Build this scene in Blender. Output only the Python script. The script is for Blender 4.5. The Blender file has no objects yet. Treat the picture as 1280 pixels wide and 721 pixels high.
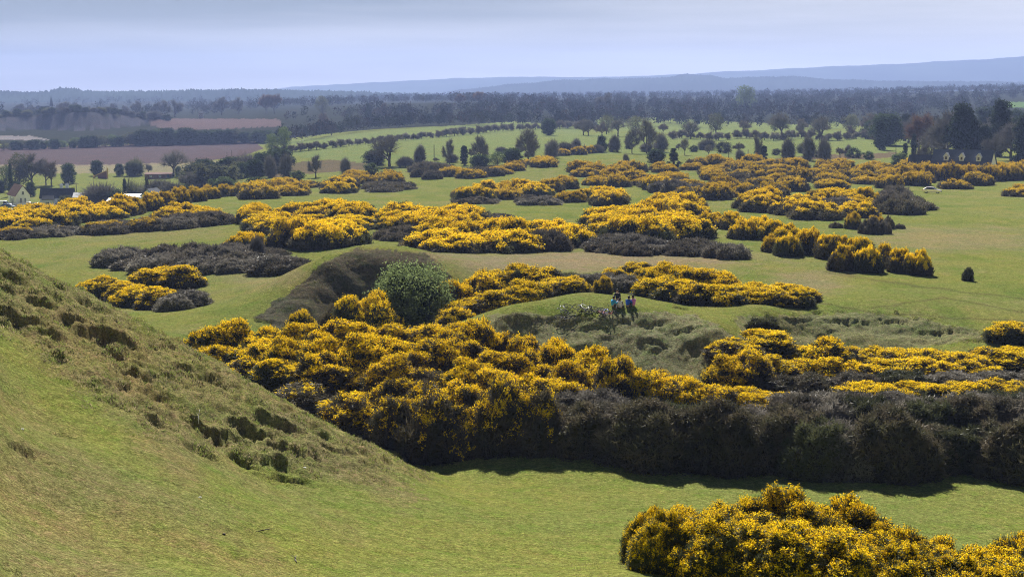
import bpy, bmesh, math, random
import numpy as np
from mathutils import Vector, Matrix, Euler

R = math.radians
scene = bpy.context.scene
COL = scene.collection

# ------------------------------------------------------------------ camera, sky, sun, exposure
CAM_Z = 25.0
FPX = 1758.0                 # focal length in pixels of the 1280 wide photograph
HORIZON = 116.0
PITCH = math.atan((360.5 - HORIZON) / FPX)
cam_data = bpy.data.cameras.new('camera')
cam = bpy.data.objects.new('camera', cam_data)
COL.objects.link(cam)
cam.location = (0, 0, CAM_Z)
cam.rotation_euler = (math.pi / 2 - PITCH, 0, 0)
cam_data.sensor_width = 36
cam_data.lens = 18.0 / (640.0 / FPX)
cam_data.clip_start = 0.5
cam_data.clip_end = 60000
scene.camera = cam

SUN_EL, SUN_AZ = 39.0, -6.0      # azimuth from the view direction (+Y), negative = left
world = bpy.data.worlds.new('World')
scene.world = world
world.use_nodes = True
wn = world.node_tree.nodes
wl = world.node_tree.links
bg = wn['Background']
sky = wn.new('ShaderNodeTexSky')
sky.sky_type = 'NISHITA'
sky.sun_disc = False
sky.sun_elevation = R(SUN_EL)
sky.sun_rotation = R(SUN_AZ)
sky.altitude = 60
sky.air_density = 1.0
sky.dust_density = 0.3
sky.ozone_density = 2.2
# thin high cirrus veil, laid out on the sky direction
tc = wn.new('ShaderNodeTexCoord')
mp = wn.new('ShaderNodeMapping')
mp.inputs['Scale'].default_value = (1.6, 1.6, 22.0)
mp.inputs['Rotation'].default_value = (0, R(3.0), 0)
mp.inputs['Location'].default_value = (0.35, 0.0, 0.15)
nz = wn.new('ShaderNodeTexNoise')
nz.inputs['Scale'].default_value = 1.6
nz.inputs['Detail'].default_value = 5.0
nz.inputs['Roughness'].default_value = 0.5
cr = wn.new('ShaderNodeValToRGB')
cr.color_ramp.elements[0].position = 0.36
cr.color_ramp.elements[0].color = (0, 0, 0, 1)
cr.color_ramp.elements[1].position = 0.62
cr.color_ramp.elements[1].color = (1, 1, 1, 1)
mx = wn.new('ShaderNodeMixRGB')
mx.blend_type = 'MIX'
mx.inputs['Color2'].default_value = (6.9, 6.7, 6.6, 1)
dk = wn.new('ShaderNodeVectorMath'); dk.operation = 'SCALE'; dk.inputs['Scale'].default_value = 0.20
ml = wn.new('ShaderNodeMath'); ml.operation = 'MULTIPLY_ADD'
ml.inputs[1].default_value = 0.34
# the veil thickens towards the right and low over the horizon
sx = wn.new('ShaderNodeSeparateXYZ')
gx_n = wn.new('ShaderNodeMath'); gx_n.operation = 'MULTIPLY_ADD'; gx_n.inputs[1].default_value = 1.1; gx_n.inputs[2].default_value = 0.56
gz_n = wn.new('ShaderNodeMath'); gz_n.operation = 'MULTIPLY_ADD'; gz_n.inputs[1].default_value = -9.0
wl.new(tc.outputs['Generated'], sx.inputs[0]); wl.new(sx.outputs['X'], gx_n.inputs[0]); wl.new(sx.outputs['Z'], gz_n.inputs[0]); wl.new(gx_n.outputs[0], gz_n.inputs[2])
wl.new(gz_n.outputs[0], ml.inputs[2]); ml.use_clamp = True
wl.new(tc.outputs['Generated'], mp.inputs['Vector'])
wl.new(mp.outputs['Vector'], nz.inputs['Vector'])
wl.new(nz.outputs['Fac'], cr.inputs['Fac'])
wl.new(cr.outputs['Color'], ml.inputs[0])
wl.new(ml.outputs[0], mx.inputs['Fac'])
wl.new(sky.outputs['Color'], dk.inputs[0]); wl.new(dk.outputs['Vector'], mx.inputs['Color1'])
wl.new(mx.outputs['Color'], bg.inputs['Color'])
bg.inputs['Strength'].default_value = 0.05

sun_data = bpy.data.lights.new('sun', 'SUN')
sun = bpy.data.objects.new('sun', sun_data)
COL.objects.link(sun)
sun_data.energy = 5.0
sun_data.angle = R(0.5)
sun_data.color = (1.0, 0.96, 0.89)
S = Vector((math.sin(R(SUN_AZ)) * math.cos(R(SUN_EL)), math.cos(R(SUN_AZ)) * math.cos(R(SUN_EL)), math.sin(R(SUN_EL))))
sun.rotation_euler = (-S).to_track_quat('-Z', 'Y').to_euler()
sun.location = S * 300

scene.view_settings.view_transform = 'Standard'
scene.view_settings.look = 'None'
scene.view_settings.exposure = 1.6
scene.view_settings.gamma = 1.0
scene.view_settings.use_curve_mapping = False
scene.render.engine = 'CYCLES'
scene.cycles.use_denoising = True
try:
    scene.cycles.denoiser = 'OPENIMAGEDENOISE'
    scene.cycles.denoising_prefilter = 'NONE'
    scene.cycles.denoising_input_passes = 'RGB_ALBEDO_NORMAL'
except Exception:
    pass
scene.cycles.pixel_filter_type = 'BLACKMAN_HARRIS'
scene.cycles.filter_width = 1.1
scene.cycles.max_bounces = 5
scene.cycles.diffuse_bounces = 1
scene.cycles.glossy_bounces = 2
scene.cycles.transmission_bounces = 3
scene.cycles.transparent_max_bounces = 4
scene.cycles.volume_bounces = 0
scene.cycles.use_adaptive_sampling = False
scene.cycles.sample_clamp_indirect = 4.0

# ------------------------------------------------------------------ numeric helpers
CP, SP = math.cos(PITCH), math.sin(PITCH)

def ray(px, py):
    """direction of a photograph pixel, scaled so that y = 1"""
    u, v = (px - 640.0) / FPX, (360.5 - py) / FPX
    d = CP + v * SP
    return u / d, (-SP + v * CP) / d

def project(x, y, z):
    """pixel of a world point (arrays allowed)"""
    s = (z - CAM_Z) / y
    v = (SP + s * CP) / (CP - s * SP)
    u = x / y * (CP + v * SP)
    return 640 + u * FPX, 360.5 - v * FPX

def zat(px, py, Y):
    return CAM_Z + ray(px, py)[1] * Y

_perm = np.random.RandomState(7).permutation(256)
_perm = np.concatenate([_perm, _perm])
_ang = np.random.RandomState(8).rand(256) * 2 * np.pi
_gx, _gy = np.cos(_ang), np.sin(_ang)

def noise2(x, y):
    x = np.asarray(x, float); y = np.asarray(y, float)
    xi = np.floor(x).astype(int); yi = np.floor(y).astype(int)
    xf, yf = x - xi, y - yi
    xi &= 255; yi &= 255
    def g(ix, iy, dx, dy):
        h = _perm[_perm[ix & 255] + (iy & 255)]
        return _gx[h] * dx + _gy[h] * dy
    u = xf * xf * xf * (xf * (xf * 6 - 15) + 10)
    v = yf * yf * yf * (yf * (yf * 6 - 15) + 10)
    a = g(xi, yi, xf, yf); b = g(xi + 1, yi, xf - 1, yf)
    c = g(xi, yi + 1, xf, yf - 1); d = g(xi + 1, yi + 1, xf - 1, yf - 1)
    return (a + u * (b - a) + v * ((c + u * (d - c)) - (a + u * (b - a)))) * 1.5

def fbm(x, y, o=4):
    s, a, f = 0, 1.0, 1.0
    for k in range(o):
        s = s + a * noise2(x * f + 17.3 * k, y * f - 9.1 * k)
        a *= 0.5; f *= 2.03
    return s

def sstep(a, b, x):
    t = np.clip((x - a) / (b - a), 0, 1)
    return t * t * (3 - 2 * t)

def in_poly(px, py, poly):
    inside = np.zeros(np.shape(px), bool)
    n = len(poly)
    j = n - 1
    for i in range(n):
        xi, yi = poly[i]; xj, yj = poly[j]
        if yi != yj:
            c = ((yi > py) != (yj > py)) & (px < (xj - xi) * (py - yi) / (yj - yi) + xi)
            inside ^= c
        j = i
    return inside

# ------------------------------------------------------------------ relief: control heights joined by a thin plate surface
CTRL = []          # (u, Y, z)
def cp(px, py, Y):                    # seen in the photograph at this pixel, at this depth
    CTRL.append((ray(px, py)[0], Y, zat(px, py, Y)))
def cz(px, Y, z):
    CTRL.append(((px - 640) / FPX, Y, z))

# the wide plain and beyond
for px, z in ((0, 14), (320, 14), (640, 18), (960, 22), (1280, 34)): cz(px, 8500, z)
for px, z in ((0, 8), (320, 11), (640, 15), (960, 20), (1280, 32)): cz(px, 4000, z)
for px, z in ((0, 0), (320, 6), (640, 13), (960, 17), (1280, 29)): cz(px, 2300, z)
for px, z in ((0, -3), (200, -1), (330, 4), (560, 14), (700, 9), (960, 9), (1280, 15)): cz(px, 1500, z)
for px, z in ((330, -1), (480, 1.5), (640, 3.5), (800, 3), (960, 3), (1280, 6)): cz(px, 1100, z)
for px in (0, 100, 200, 300): cz(px, 950, -10.5)
for px in (0, 100, 200): cz(px, 780, -12)
for px in (0, 100, 200): cz(px, 620, -12.3)
for px in (0, 60, 130, 190): cz(px, 470, -12)
cz(300, 780, -7); cz(300, 620, -6); cz(290, 470, -6)
cp(340, 191, 650); cp(450, 178, 740); cp(640, 161, 900); cp(450, 166, 900); cp(700, 165, 900)
cp(900, 180, 650); cp(900, 190, 580); cp(1100, 180, 650); cp(1100, 168, 800); cp(900, 165, 820)
cp(1250, 205, 480); cp(400, 206, 540); cp(560, 210, 500)
cp(650, 205, 480); cp(720, 220, 420); cp(980, 235, 350); cp(1165, 240, 345); cp(450, 245, 340)
cp(380, 241, 360); cp(260, 251, 320); cp(160, 268, 280); cp(50, 286, 248); cp(0, 290, 240)
cp(150, 300, 222); cp(50, 301, 222); cp(300, 370, 140); cp(240, 400, 125); cp(200, 332, 180)
cp(500, 301, 195); cp(640, 320, 165); cp(860, 325, 163); cp(1000, 347, 148); cp(1250, 370, 135)
cp(1200, 300, 200); cp(1200, 260, 275); cp(900, 285, 220); cp(800, 255, 290); cp(600, 265, 260)
cp(450, 275, 230); cp(350, 300, 195)
# left mound: crest and foot
cp(350, 388, 128); cp(380, 366, 132); cp(418, 336, 136); cp(455, 320, 140); cp(520, 328, 139)
cp(560, 330, 142); cp(330, 352, 152); cp(380, 346, 152); cp(420, 329, 152); cp(455, 316.5, 152); cp(500, 317, 155); cp(560, 322, 155); cp(520, 312, 172); cp(400, 322, 170); cz(400, 128.5, 4.2); cz(440, 132.5, 4.0); cz(490, 133.5, 4.0); cz(540, 133.5, 4.2); cz(600, 132, 5.0)
# the mound with the people and its front face
cp(640, 394, 104); cp(700, 393, 105); cp(760, 394, 105); cp(810, 391, 106); cp(860, 397, 106); cp(900, 412, 103)
cz(650, 97.2, 4.6); cz(720, 96.6, 4.3); cz(790, 97, 4.2); cz(850, 96.8, 4.4); cz(910, 97, 4.4); cz(960, 98, 4.6)
cp(660, 380, 113); cp(720, 366, 119); cz(785, 121, 7.5); cz(850, 128, 6.2); cz(900, 135, 5.6); cz(960, 127, 5.8); cz(820, 135, 6.0); cp(760, 346, 140); cp(850, 387, 115); cp(900, 387, 116); cp(960, 389, 117)
# low scarp on the right
cp(1000, 396, 119); cp(1080, 393, 120); cp(1150, 401, 119); cp(1220, 416, 115)
cz(1000, 114.5, 4.7); cz(1080, 115, 4.6); cz(1150, 114, 4.6); cz(1240, 109, 4.6)
cz(1000, 102, 4.4); cz(1120, 102, 4.4); cz(1270, 100, 4.4)
# ground under the long thicket
cz(300, 100, 5.4); cz(380, 97, 5.9); cz(450, 95, 6.2); cz(540, 94, 6.2); cz(620, 92, 5.9); cz(760, 89, 4.6); cz(950, 89, 4.3)
cz(1200, 88, 4.4); cz(450, 85, 4.8)
cp(520, 584, 77.5); cp(640, 583, 76); cp(700, 580, 76); cp(850, 594, 74); cp(1000, 601, 73); cp(1180, 606, 72); cp(1280, 603, 73)
# near turf
cp(600, 640, 60.5); cp(600, 721, 46.5); cp(800, 650, 62); cp(750, 721, 48); cp(1280, 660, 63); cp(1050, 640, 65); cp(1280, 700, 56)
cp(545, 650, 57); cp(545, 721, 45.5)
cz(1000, 36, 12.3); cz(1280, 36, 11.4); cz(800, 36, 12.6); cz(545, 34, 13.0)
# left flank
cp(0, 315, 75); cp(100, 366, 74); cp(200, 418, 72.5); cp(300, 472, 71.5); cp(400, 530, 70); cp(480, 570, 69.5); cp(545, 601, 69.5)
cp(0, 400, 63); cp(0, 500, 51); cp(0, 600, 41); cp(0, 721, 31)
cp(100, 450, 62); cp(100, 560, 49); cp(200, 480, 64); cp(200, 545, 55); cp(200, 630, 45); cp(200, 721, 36)
cp(300, 540, 63); cp(300, 600, 55); cp(320, 721, 40); cp(400, 580, 63); cp(400, 615, 58); cp(400, 660, 50); cp(420, 721, 42)
cz(-150, 75, 20); cz(-150, 50, 17.6); cz(-150, 30, 15.6)
cz(0, 92, 8.5); cz(100, 90, 7.8); cz(200, 88, 6.8); cz(300, 85, 6.0); cz(400, 80, 5.4); cz(480, 77, 4.8); cz(-150, 95, 11)
cz(640, 8, 21.0); cz(0, 8, 21); cz(1280, 8, 20); cz(640, 22, 15.6); cz(0, 20, 16.6); cz(-150, 20, 17.0); cz(1280, 24, 14.2)

_C = np.array(CTRL)
def _coords(u, Y):
    return np.clip(u, -0.42, 0.42) * 60.0, np.log(Y) * 40.0
_ca, _cl = _coords(_C[:, 0], _C[:, 1])
def _kern(r2):
    return 0.5 * r2 * np.log(r2 + 1e-9)
_n = len(_C)
_K = _kern((_ca[:, None] - _ca[None]) ** 2 + (_cl[:, None] - _cl[None]) ** 2) + np.eye(_n) * 0.02
_P = np.stack([np.ones(_n), _ca, _cl], 1)
_A = np.zeros((_n + 3, _n + 3)); _A[:_n, :_n] = _K; _A[:_n, _n:] = _P; _A[_n:, :_n] = _P.T
_w = np.linalg.solve(_A, np.concatenate([_C[:, 2], np.zeros(3)]))

def h_base(x, Y):
    x = np.asarray(x, float); Y = np.asarray(Y, float)
    sh = np.broadcast(x, Y).shape
    xf = np.broadcast_to(x, sh).ravel(); yf = np.broadcast_to(Y, sh).ravel()
    out = np.empty(xf.size)
    for k in range(0, xf.size, 20000):
        a, l = _coords(xf[k:k + 20000] / yf[k:k + 20000], yf[k:k + 20000])
        r2 = (a[:, None] - _ca[None]) ** 2 + (l[:, None] - _cl[None]) ** 2
        out[k:k + 20000] = _kern(r2) @ _w[:_n] + _w[_n] + a * _w[_n + 1] + l * _w[_n + 2]
    return out.reshape(sh)

# region outlines (traced on the photograph, used on the ground surface they lie on, within a depth range)
FLANK = [(-60, 285), (0, 312), (100, 362), (200, 414), (300, 468), (400, 526), (480, 566), (560, 602), (500, 612), (420, 612), (330, 600), (250, 575), (180, 545), (110, 500), (50, 455), (0, 410), (-60, 380)]
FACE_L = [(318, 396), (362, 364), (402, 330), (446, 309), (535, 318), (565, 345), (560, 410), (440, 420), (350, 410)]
FACE_P = [(612, 396), (650, 390), (700, 394), (745, 398), (765, 392), (820, 389), (868, 394), (905, 410), (945, 442), (945, 480), (640, 480)]
FACE_R = [(920, 396), (1000, 394), (1080, 390), (1150, 398), (1225, 414), (1225, 425), (1150, 434), (930, 450)]

def flank_w(px, py, Y, jx, jy):
    """1 on the rough face of the left slope, fading out into the smooth turf below it"""
    low = np.interp(px, [-60, 0, 50, 110, 180, 250, 330, 420, 500, 560], [395, 425, 470, 515, 560, 590, 612, 622, 622, 606])
    return in_poly(px + jx, py, [(-80, 270)] + FLANK[1:8] + [(560, 640), (-80, 480)]) * sstep(0, 46, low - py + 1.6 * jy) * (Y < 84)

def rough_mask(px, py, Y, jx, jy):
    m = np.zeros(np.shape(px))
    m = np.maximum(m, flank_w(px, py, Y, jx, jy))
    for f in (FACE_L, FACE_P, FACE_R):
        m = np.maximum(m, in_poly(px + jx, py + jy, f) * (Y > 90) * (Y < 150) * 1.0)
    return m

# eroded scars: a short steep drop facing downhill, (px, py, width m, drop m, length m)
SCARS = [(18, 393, 3.4, .75, 2.6), (62, 415, 1.6, .5, 1.8), (95, 402, 2.2, .5, 2.0), (128, 418, 3.2, .8, 2.8), (150, 438, 2.0, .5, 2.0),
         (40, 372, 2.0, .4, 1.6), (12, 345, 2.2, .5, 1.8), (105, 378, 1.4, .4, 1.4), (172, 398, 1.6, .4, 1.5), (240, 442, 1.4, .4, 1.3),
         (165, 465, 2.4, .55, 2.0), (188, 487, 2.0, .5, 1.8), (232, 464, 1.8, .45, 1.6), (262, 470, 2.2, .4, 1.6), (150, 482, 1.5, .4, 1.6),
         (195, 525, 1.4, .35, 1.3), (240, 525, 1.8, .4, 1.5), (268, 538, 3.0, .9, 2.4), (300, 532, 1.6, .65, 1.6), (330, 521, 2.8, .7, 2.0),
         (325, 540, 1.8, .75, 1.8), (345, 552, 1.6, .7, 1.7), (360, 530, 1.5, .5, 1.5), (305, 570, 2.2, .55, 1.8), (340, 572, 2.6, .7, 2.0),
         (375, 565, 1.6, .5, 1.6), (360, 592, 2.2, .5, 1.6), (400, 545, 1.6, .4, 1.4), (420, 560, 2.0, .35, 1.4), (250, 560, 2.0, .45, 1.6),
         (210, 600, 1.0, .18, 1.2), (75, 540, 1.4, .25, 1.4), (30, 560, 1.6, .3, 1.6), (10, 708, 0.8, .4, .9), (330, 590, 1.6, .4, 1.3),
         (850, 412, 3.6, .5, 2.2), (820, 402, 3.4, .45, 1.8), (870, 427, 3.0, .6, 2.6), (818, 428, 3.0, .5, 2.6),
         (745, 408, 4.0, .4, 2.4), (655, 402, 3.6, .5, 2.4),
         (1055, 402, 5.0, .6, 2.8), (1120, 400, 5.4, .6, 2.8), (1180, 413, 4.6, .5, 2.4), (1000, 402, 4.0, .4, 2.4),
         (960, 402, 4.0, .5, 2.4), (1030, 418, 4.0, .4, 2.4)]

def cast_base(px, py, hf, y0=16, y1=13000):
    u, s = ray(px, py)
    Y = np.geomspace(y0, y1, 1400)
    d = CAM_Z + s * Y - hf(u * Y, Y)
    k = np.nonzero(d < 0)[0]
    if len(k) == 0:
        return u * y1, y1
    k = k[0]
    if k == 0:
        return u * Y[0], Y[0]
    t = d[k - 1] / (d[k - 1] - d[k])
    Yh = Y[k - 1] + t * (Y[k] - Y[k - 1])
    return u * Yh, Yh

_scar = []
for (px, py, w, dr, ln) in SCARS:
    x, y = cast_base(px, py, h_base)
    e = 0.8
    g = np.array([h_base(x + e, y) - h_base(x - e, y), h_base(x, y + e) - h_base(x, y - e)]) / (2 * e)
    n = np.linalg.norm(g)
    dn = -g / n if n > 0.02 else np.array([0.0, -1.0])
    if py < 470 and px > 600:
        dn = dn * 0.4 + np.array([0.1, -0.6])
        dn /= np.linalg.norm(dn)
    else:                                    # the drops on the flank face the view as well as downhill
        dn = dn * 0.5 + np.array([0.05, -0.85]); dn /= np.linalg.norm(dn)
    _scar.append((x, y, dn[0], dn[1], w, dr, ln))

def height(x, Y):
    x = np.asarray(x, float); Y = np.asarray(Y, float)
    z = h_base(x, Y)
    near = 1 - sstep(160, 600, Y)
    z = z + near * (0.10 * fbm(x / 16, Y / 16, 3)) + (1 - sstep(70, 130, Y)) * (0.05 * fbm(x / 2.3, Y / 2.3, 3) + .035 * fbm((x + .3 * Y) / .8, (Y - .3 * x) / 2.4, 3) * (1 - sstep(-12, -2, x)) * (1 - sstep(45, 66, Y)))
    px, py = project(x, Y, z)
    jx = 14 * noise2(x / 2.1, Y / 2.1); jy = 10 * noise2(x / 1.7 + 40, Y / 1.7)
    m = rough_mask(px, py, Y, jx, jy)
    if np.any(m > 0):
        q = fbm(x / 1.5 + 3, Y / 1.5, 4)
        ter = np.abs(noise2(x / 2.6 + 0.5 * q, z * 1.3 + 0.5 * q))       # little sheep-track terraces along the contour
        far_ = sstep(90, 100, Y)
        rid = 1 - np.abs(noise2((Y - .55 * x) / 1.5 + .35 * q, x / 7.0 + .2 * q)) * 2      # slanting grooves across the faces
        z = z + m * ((0.21 - .13 * far_) * q + 0.27 * ter * (1 - far_) + .07 * far_ * rid + .38 * far_ * noise2(x / 3.6 + 8, Y / 3.0) + (0.10 - .06 * far_) * fbm(x / 0.55, Y / 0.55, 3))
    for (sx, sy, dx, dy, w, dr, ln) in _scar:
        k = (np.abs(x - sx) < w + ln + 1) & (np.abs(Y - sy) < w + ln + 1)
        if not np.any(k):
            continue
        X = x[k] - sx if x.ndim else x - sx
        Yk = Y[k] - sy if x.ndim else Y - sy
        xk, yk = (x[k], Y[k]) if x.ndim else (x, Y)
        wob = 0.5 * fbm(xk / 1.1, yk / 1.1, 3)
        brk = .35 + .65 * sstep(-.55, .10, fbm(xk / .8 + 5, yk / .8, 2))
        a = X * dx + Yk * dy + wob
        b = (-X * dy + Yk * dx) / (w * 0.5)
        win = np.clip(1 - b * b, 0, 1) * brk * (1.0 if sy < 90 else .6)
        prof = sstep(-0.11, 0.11, a) * np.exp(-np.clip(a, 0, 99) / (ln * 0.5)) - 0.22 * np.exp(-((a + 0.35) / 0.35) ** 2)
        if x.ndim:
            z[k] -= 1.1 * dr * win * prof
        else:
            z = z - dr * win * prof
    return z

# quarry cliff far on the left: a curved face lifting the land behind it
QUARRY = [(-80, 152), (0, 150), (60, 148), (95, 146), (125, 147), (150, 152), (190, 158), (215, 163)]
def quarry_lift(x, Y):
    u = x / Y
    px = 640 + u * FPX
    top = np.interp(px, [-150, 0, 60, 95, 125, 150, 190, 225, 240], [6, 10, 12, 14, 13.5, 10, 6, 2, 0])
    edge = 1165 + 18 * np.sin(px / 23.0) + 4 * noise2(px / 9.0, 0 * px)
    s = sstep(0, 26, Y - edge) * (1 - sstep(60, 420, Y - edge))
    return top * s
_h_near = height
def H(x, Y):
    x = np.asarray(x, float); Y = np.asarray(Y, float)
    z = _h_near(np.atleast_1d(x), np.atleast_1d(Y) + 0 * np.atleast_1d(x))
    z = z + np.where(np.atleast_1d(Y) > 1050, quarry_lift(np.atleast_1d(x), np.atleast_1d(Y)), 0)
    return z if x.ndim or Y.ndim else float(z[0])

def ground(px, py):
    """the spot of ground the photograph shows at a pixel"""
    x, y = cast_base(px, py, H)
    return Vector((x, y, H(x, y)))

def stand(px, Y):
    """the spot of ground below a pixel column at a depth"""
    x = (px - 640) / FPX * Y
    return Vector((x, Y, H(x, Y)))

def px_m(Y):
    return FPX / Y

# ------------------------------------------------------------------ object helpers
def tag(o, label=None, cat=None, group=None, kind=None):
    if label: o['label'] = label
    if cat: o['category'] = cat
    if group: o['group'] = group
    if kind: o['kind'] = kind
    return o

def empty(name, loc, rz=0.0):
    o = bpy.data.objects.new(name, None)
    o.empty_display_size = 0.3
    COL.objects.link(o)
    o.location = loc
    o.rotation_euler = (0, 0, rz)
    return o

def np_mesh(name, verts, faces, mats, mat_idx=None, smooth=False, color=None):
    """faces: list of int arrays (n,3) or (n,4); color: per vertex rgb"""
    me = bpy.data.meshes.new(name)
    verts = np.asarray(verts, np.float32)
    if not isinstance(faces, (list, tuple)): faces = [faces]
    faces = [np.asarray(f, np.int32) for f in faces if len(f)]
    loops = np.concatenate([f.ravel() for f in faces])
    cnt = np.concatenate([np.full(len(f), f.shape[1], np.int32) for f in faces])
    start = np.concatenate([[0], np.cumsum(cnt)[:-1]]).astype(np.int32)
    me.vertices.add(len(verts)); me.vertices.foreach_set('co', verts.ravel())
    me.loops.add(len(loops)); me.loops.foreach_set('vertex_index', loops)
    me.polygons.add(len(cnt)); me.polygons.foreach_set('loop_start', start); me.polygons.foreach_set('loop_total', cnt)
    for m in mats: me.materials.append(m)
    if mat_idx is not None: me.polygons.foreach_set('material_index', np.asarray(mat_idx, np.int32))
    me.polygons.foreach_set('use_smooth', np.full(len(cnt), smooth))
    if color is not None:
        at = me.color_attributes.new('tint', 'FLOAT_COLOR', 'POINT')
        c = np.ones((len(verts), 4), np.float32); c[:, :3] = color
        at.data.foreach_set('color', c.ravel())
    me.update(calc_edges=True)
    return me

def link(name, me, parent=None, loc=(0, 0, 0)):
    o = bpy.data.objects.new(name, me)
    COL.objects.link(o)
    o.parent = parent
    o.location = loc
    return o

class MB:
    """collects boxes, tubes and prisms into one mesh"""
    def __init__(self):
        self.v = []; self.f = []; self.m = []
    def add(self, vs, fs, M=None, mi=0):
        k = len(self.v)
        for p in vs:
            p = Vector(p)
            self.v.append(tuple(M @ p if M else p))
        for f in fs:
            self.f.append([i + k for i in f]); self.m.append(mi)
    def box(self, c, s, rz=0, M=None, mi=0):
        x, y, z = s[0] / 2, s[1] / 2, s[2] / 2
        vs = [(-x, -y, -z), (x, -y, -z), (x, y, -z), (-x, y, -z), (-x, -y, z), (x, -y, z), (x, y, z), (-x, y, z)]
        T = Matrix.Translation(c) @ Matrix.Rotation(rz, 4, 'Z')
        if M: T = M @ T
        self.add(vs, [(0, 3, 2, 1), (4, 5, 6, 7), (0, 1, 5, 4), (1, 2, 6, 5), (2, 3, 7, 6), (3, 0, 4, 7)], T, mi)
    def tube(self, p0, p1, r0, r1=None, n=6, mi=0, M=None):
        r1 = r0 if r1 is None else r1
        p0 = Vector(p0); p1 = Vector(p1)
        d = (p1 - p0)
        if d.length < 1e-6: return
        q = d.to_track_quat('Z', 'Y')
        vs = []
        for p, r in ((p0, r0), (p1, r1)):
            for k in range(n):
                a = 2 * math.pi * k / n
                vs.append(p + q @ Vector((r * math.cos(a), r * math.sin(a), 0)))
        fs = [(k, (k + 1) % n, n + (k + 1) % n, n + k) for k in range(n)]
        fs += [tuple(range(n))[::-1], tuple(range(n, 2 * n))]
        self.add(vs, fs, M, mi)
    def torus(self, c, R_, r, n=24, m=6, M=None, mi=0):      # axis = local Y
        vs = []; fs = []
        for i in range(n):
            a = 2 * math.pi * i / n
            for j in range(m):
                b = 2 * math.pi * j / m
                q = R_ + r * math.cos(b)
                vs.append((c[0] + q * math.cos(a), c[1] + r * math.sin(b), c[2] + q * math.sin(a)))
        for i in range(n):
            for j in range(m):
                fs.append((i * m + j, i * m + (j + 1) % m, ((i + 1) % n) * m + (j + 1) % m, ((i + 1) % n) * m + j))
        self.add(vs, fs, M, mi)
    def disc(self, c, r, w, n=16, M=None, mi=0):             # short cylinder, axis = local Y
        self.tube((c[0], c[1] - w / 2, c[2]), (c[0], c[1] + w / 2, c[2]), r, r, n, mi, M)
    def prism(self, pts, w, M=None, mi=0):                   # outline in local XZ, thickness along Y
        n = len(pts)
        vs = [(p[0], -w / 2, p[1]) for p in pts] + [(p[0], w / 2, p[1]) for p in pts]
        fs = [tuple(range(n)), tuple(range(2 * n - 1, n - 1, -1))] + [(i, n + i, n + (i + 1) % n, (i + 1) % n) for i in range(n)]
        self.add(vs, fs, M, mi)
    def quad(self, a, b, c, d, mi=0, M=None):
        self.add([a, b, c, d], [(0, 1, 2, 3)], M, mi)
    def build(self, name, mats, parent=None, smooth=False, bevel=0.0, loc=(0, 0, 0)):
        me = bpy.data.meshes.new(name)
        me.from_pydata(self.v, [], self.f)
        if not isinstance(mats, (list, tuple)): mats = [mats]
        for m in mats: me.materials.append(m)
        for p, k in zip(me.polygons, self.m): p.material_index = k
        bm = bmesh.new(); bm.from_mesh(me); bmesh.ops.recalc_face_normals(bm, faces=bm.faces); bm.to_mesh(me); bm.free()
        if smooth:
            for p in me.polygons: p.use_smooth = True
        me.update()
        o = link(name, me, parent, loc)
        if bevel:
            b = o.modifiers.new('bevel', 'BEVEL'); b.width = bevel; b.segments = 2; b.limit_method = 'ANGLE'
        return o

# ------------------------------------------------------------------ materials
def mat_new(name):
    m = bpy.data.materials.new(name); m.use_nodes = True
    nt = m.node_tree; nt.nodes.clear()
    out = nt.nodes.new('ShaderNodeOutputMaterial')
    return m, nt, out

def mat_plain(name, c, rough=0.7, var=0.12, scale=3.0, metal=0.0, bump=0.0, spec=0.3):
    m, nt, out = mat_new(name)
    b = nt.nodes.new('ShaderNodeBsdfPrincipled')
    b.inputs['Roughness'].default_value = rough; b.inputs['Metallic'].default_value = metal
    b.inputs['Specular IOR Level'].default_value = spec
    t = nt.nodes.new('ShaderNodeTexCoord'); n = nt.nodes.new('ShaderNodeTexNoise')
    n.inputs['Scale'].default_value = scale; n.inputs['Detail'].default_value = 4
    r = nt.nodes.new('ShaderNodeMapRange'); r.inputs['From Min'].default_value = .3; r.inputs['From Max'].default_value = .7
    r.inputs['To Min'].default_value = 1 - var; r.inputs['To Max'].default_value = 1 + var
    v = nt.nodes.new('ShaderNodeVectorMath'); v.operation = 'SCALE'; v.inputs[0].default_value = c[:3]
    L = nt.links.new
    L(t.outputs['Object'], n.inputs['Vector']); L(n.outputs['Fac'], r.inputs['Value']); L(r.outputs['Result'], v.inputs['Scale'])
    L(v.outputs['Vector'], b.inputs['Base Color']); L(b.outputs['BSDF'], out.inputs['Surface'])
    if bump:
        k = nt.nodes.new('ShaderNodeBump'); k.inputs['Strength'].default_value = bump; k.inputs['Distance'].default_value = 0.05
        L(n.outputs['Fac'], k.inputs['Height']); L(k.outputs['Normal'], b.inputs['Normal'])
    return m

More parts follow.
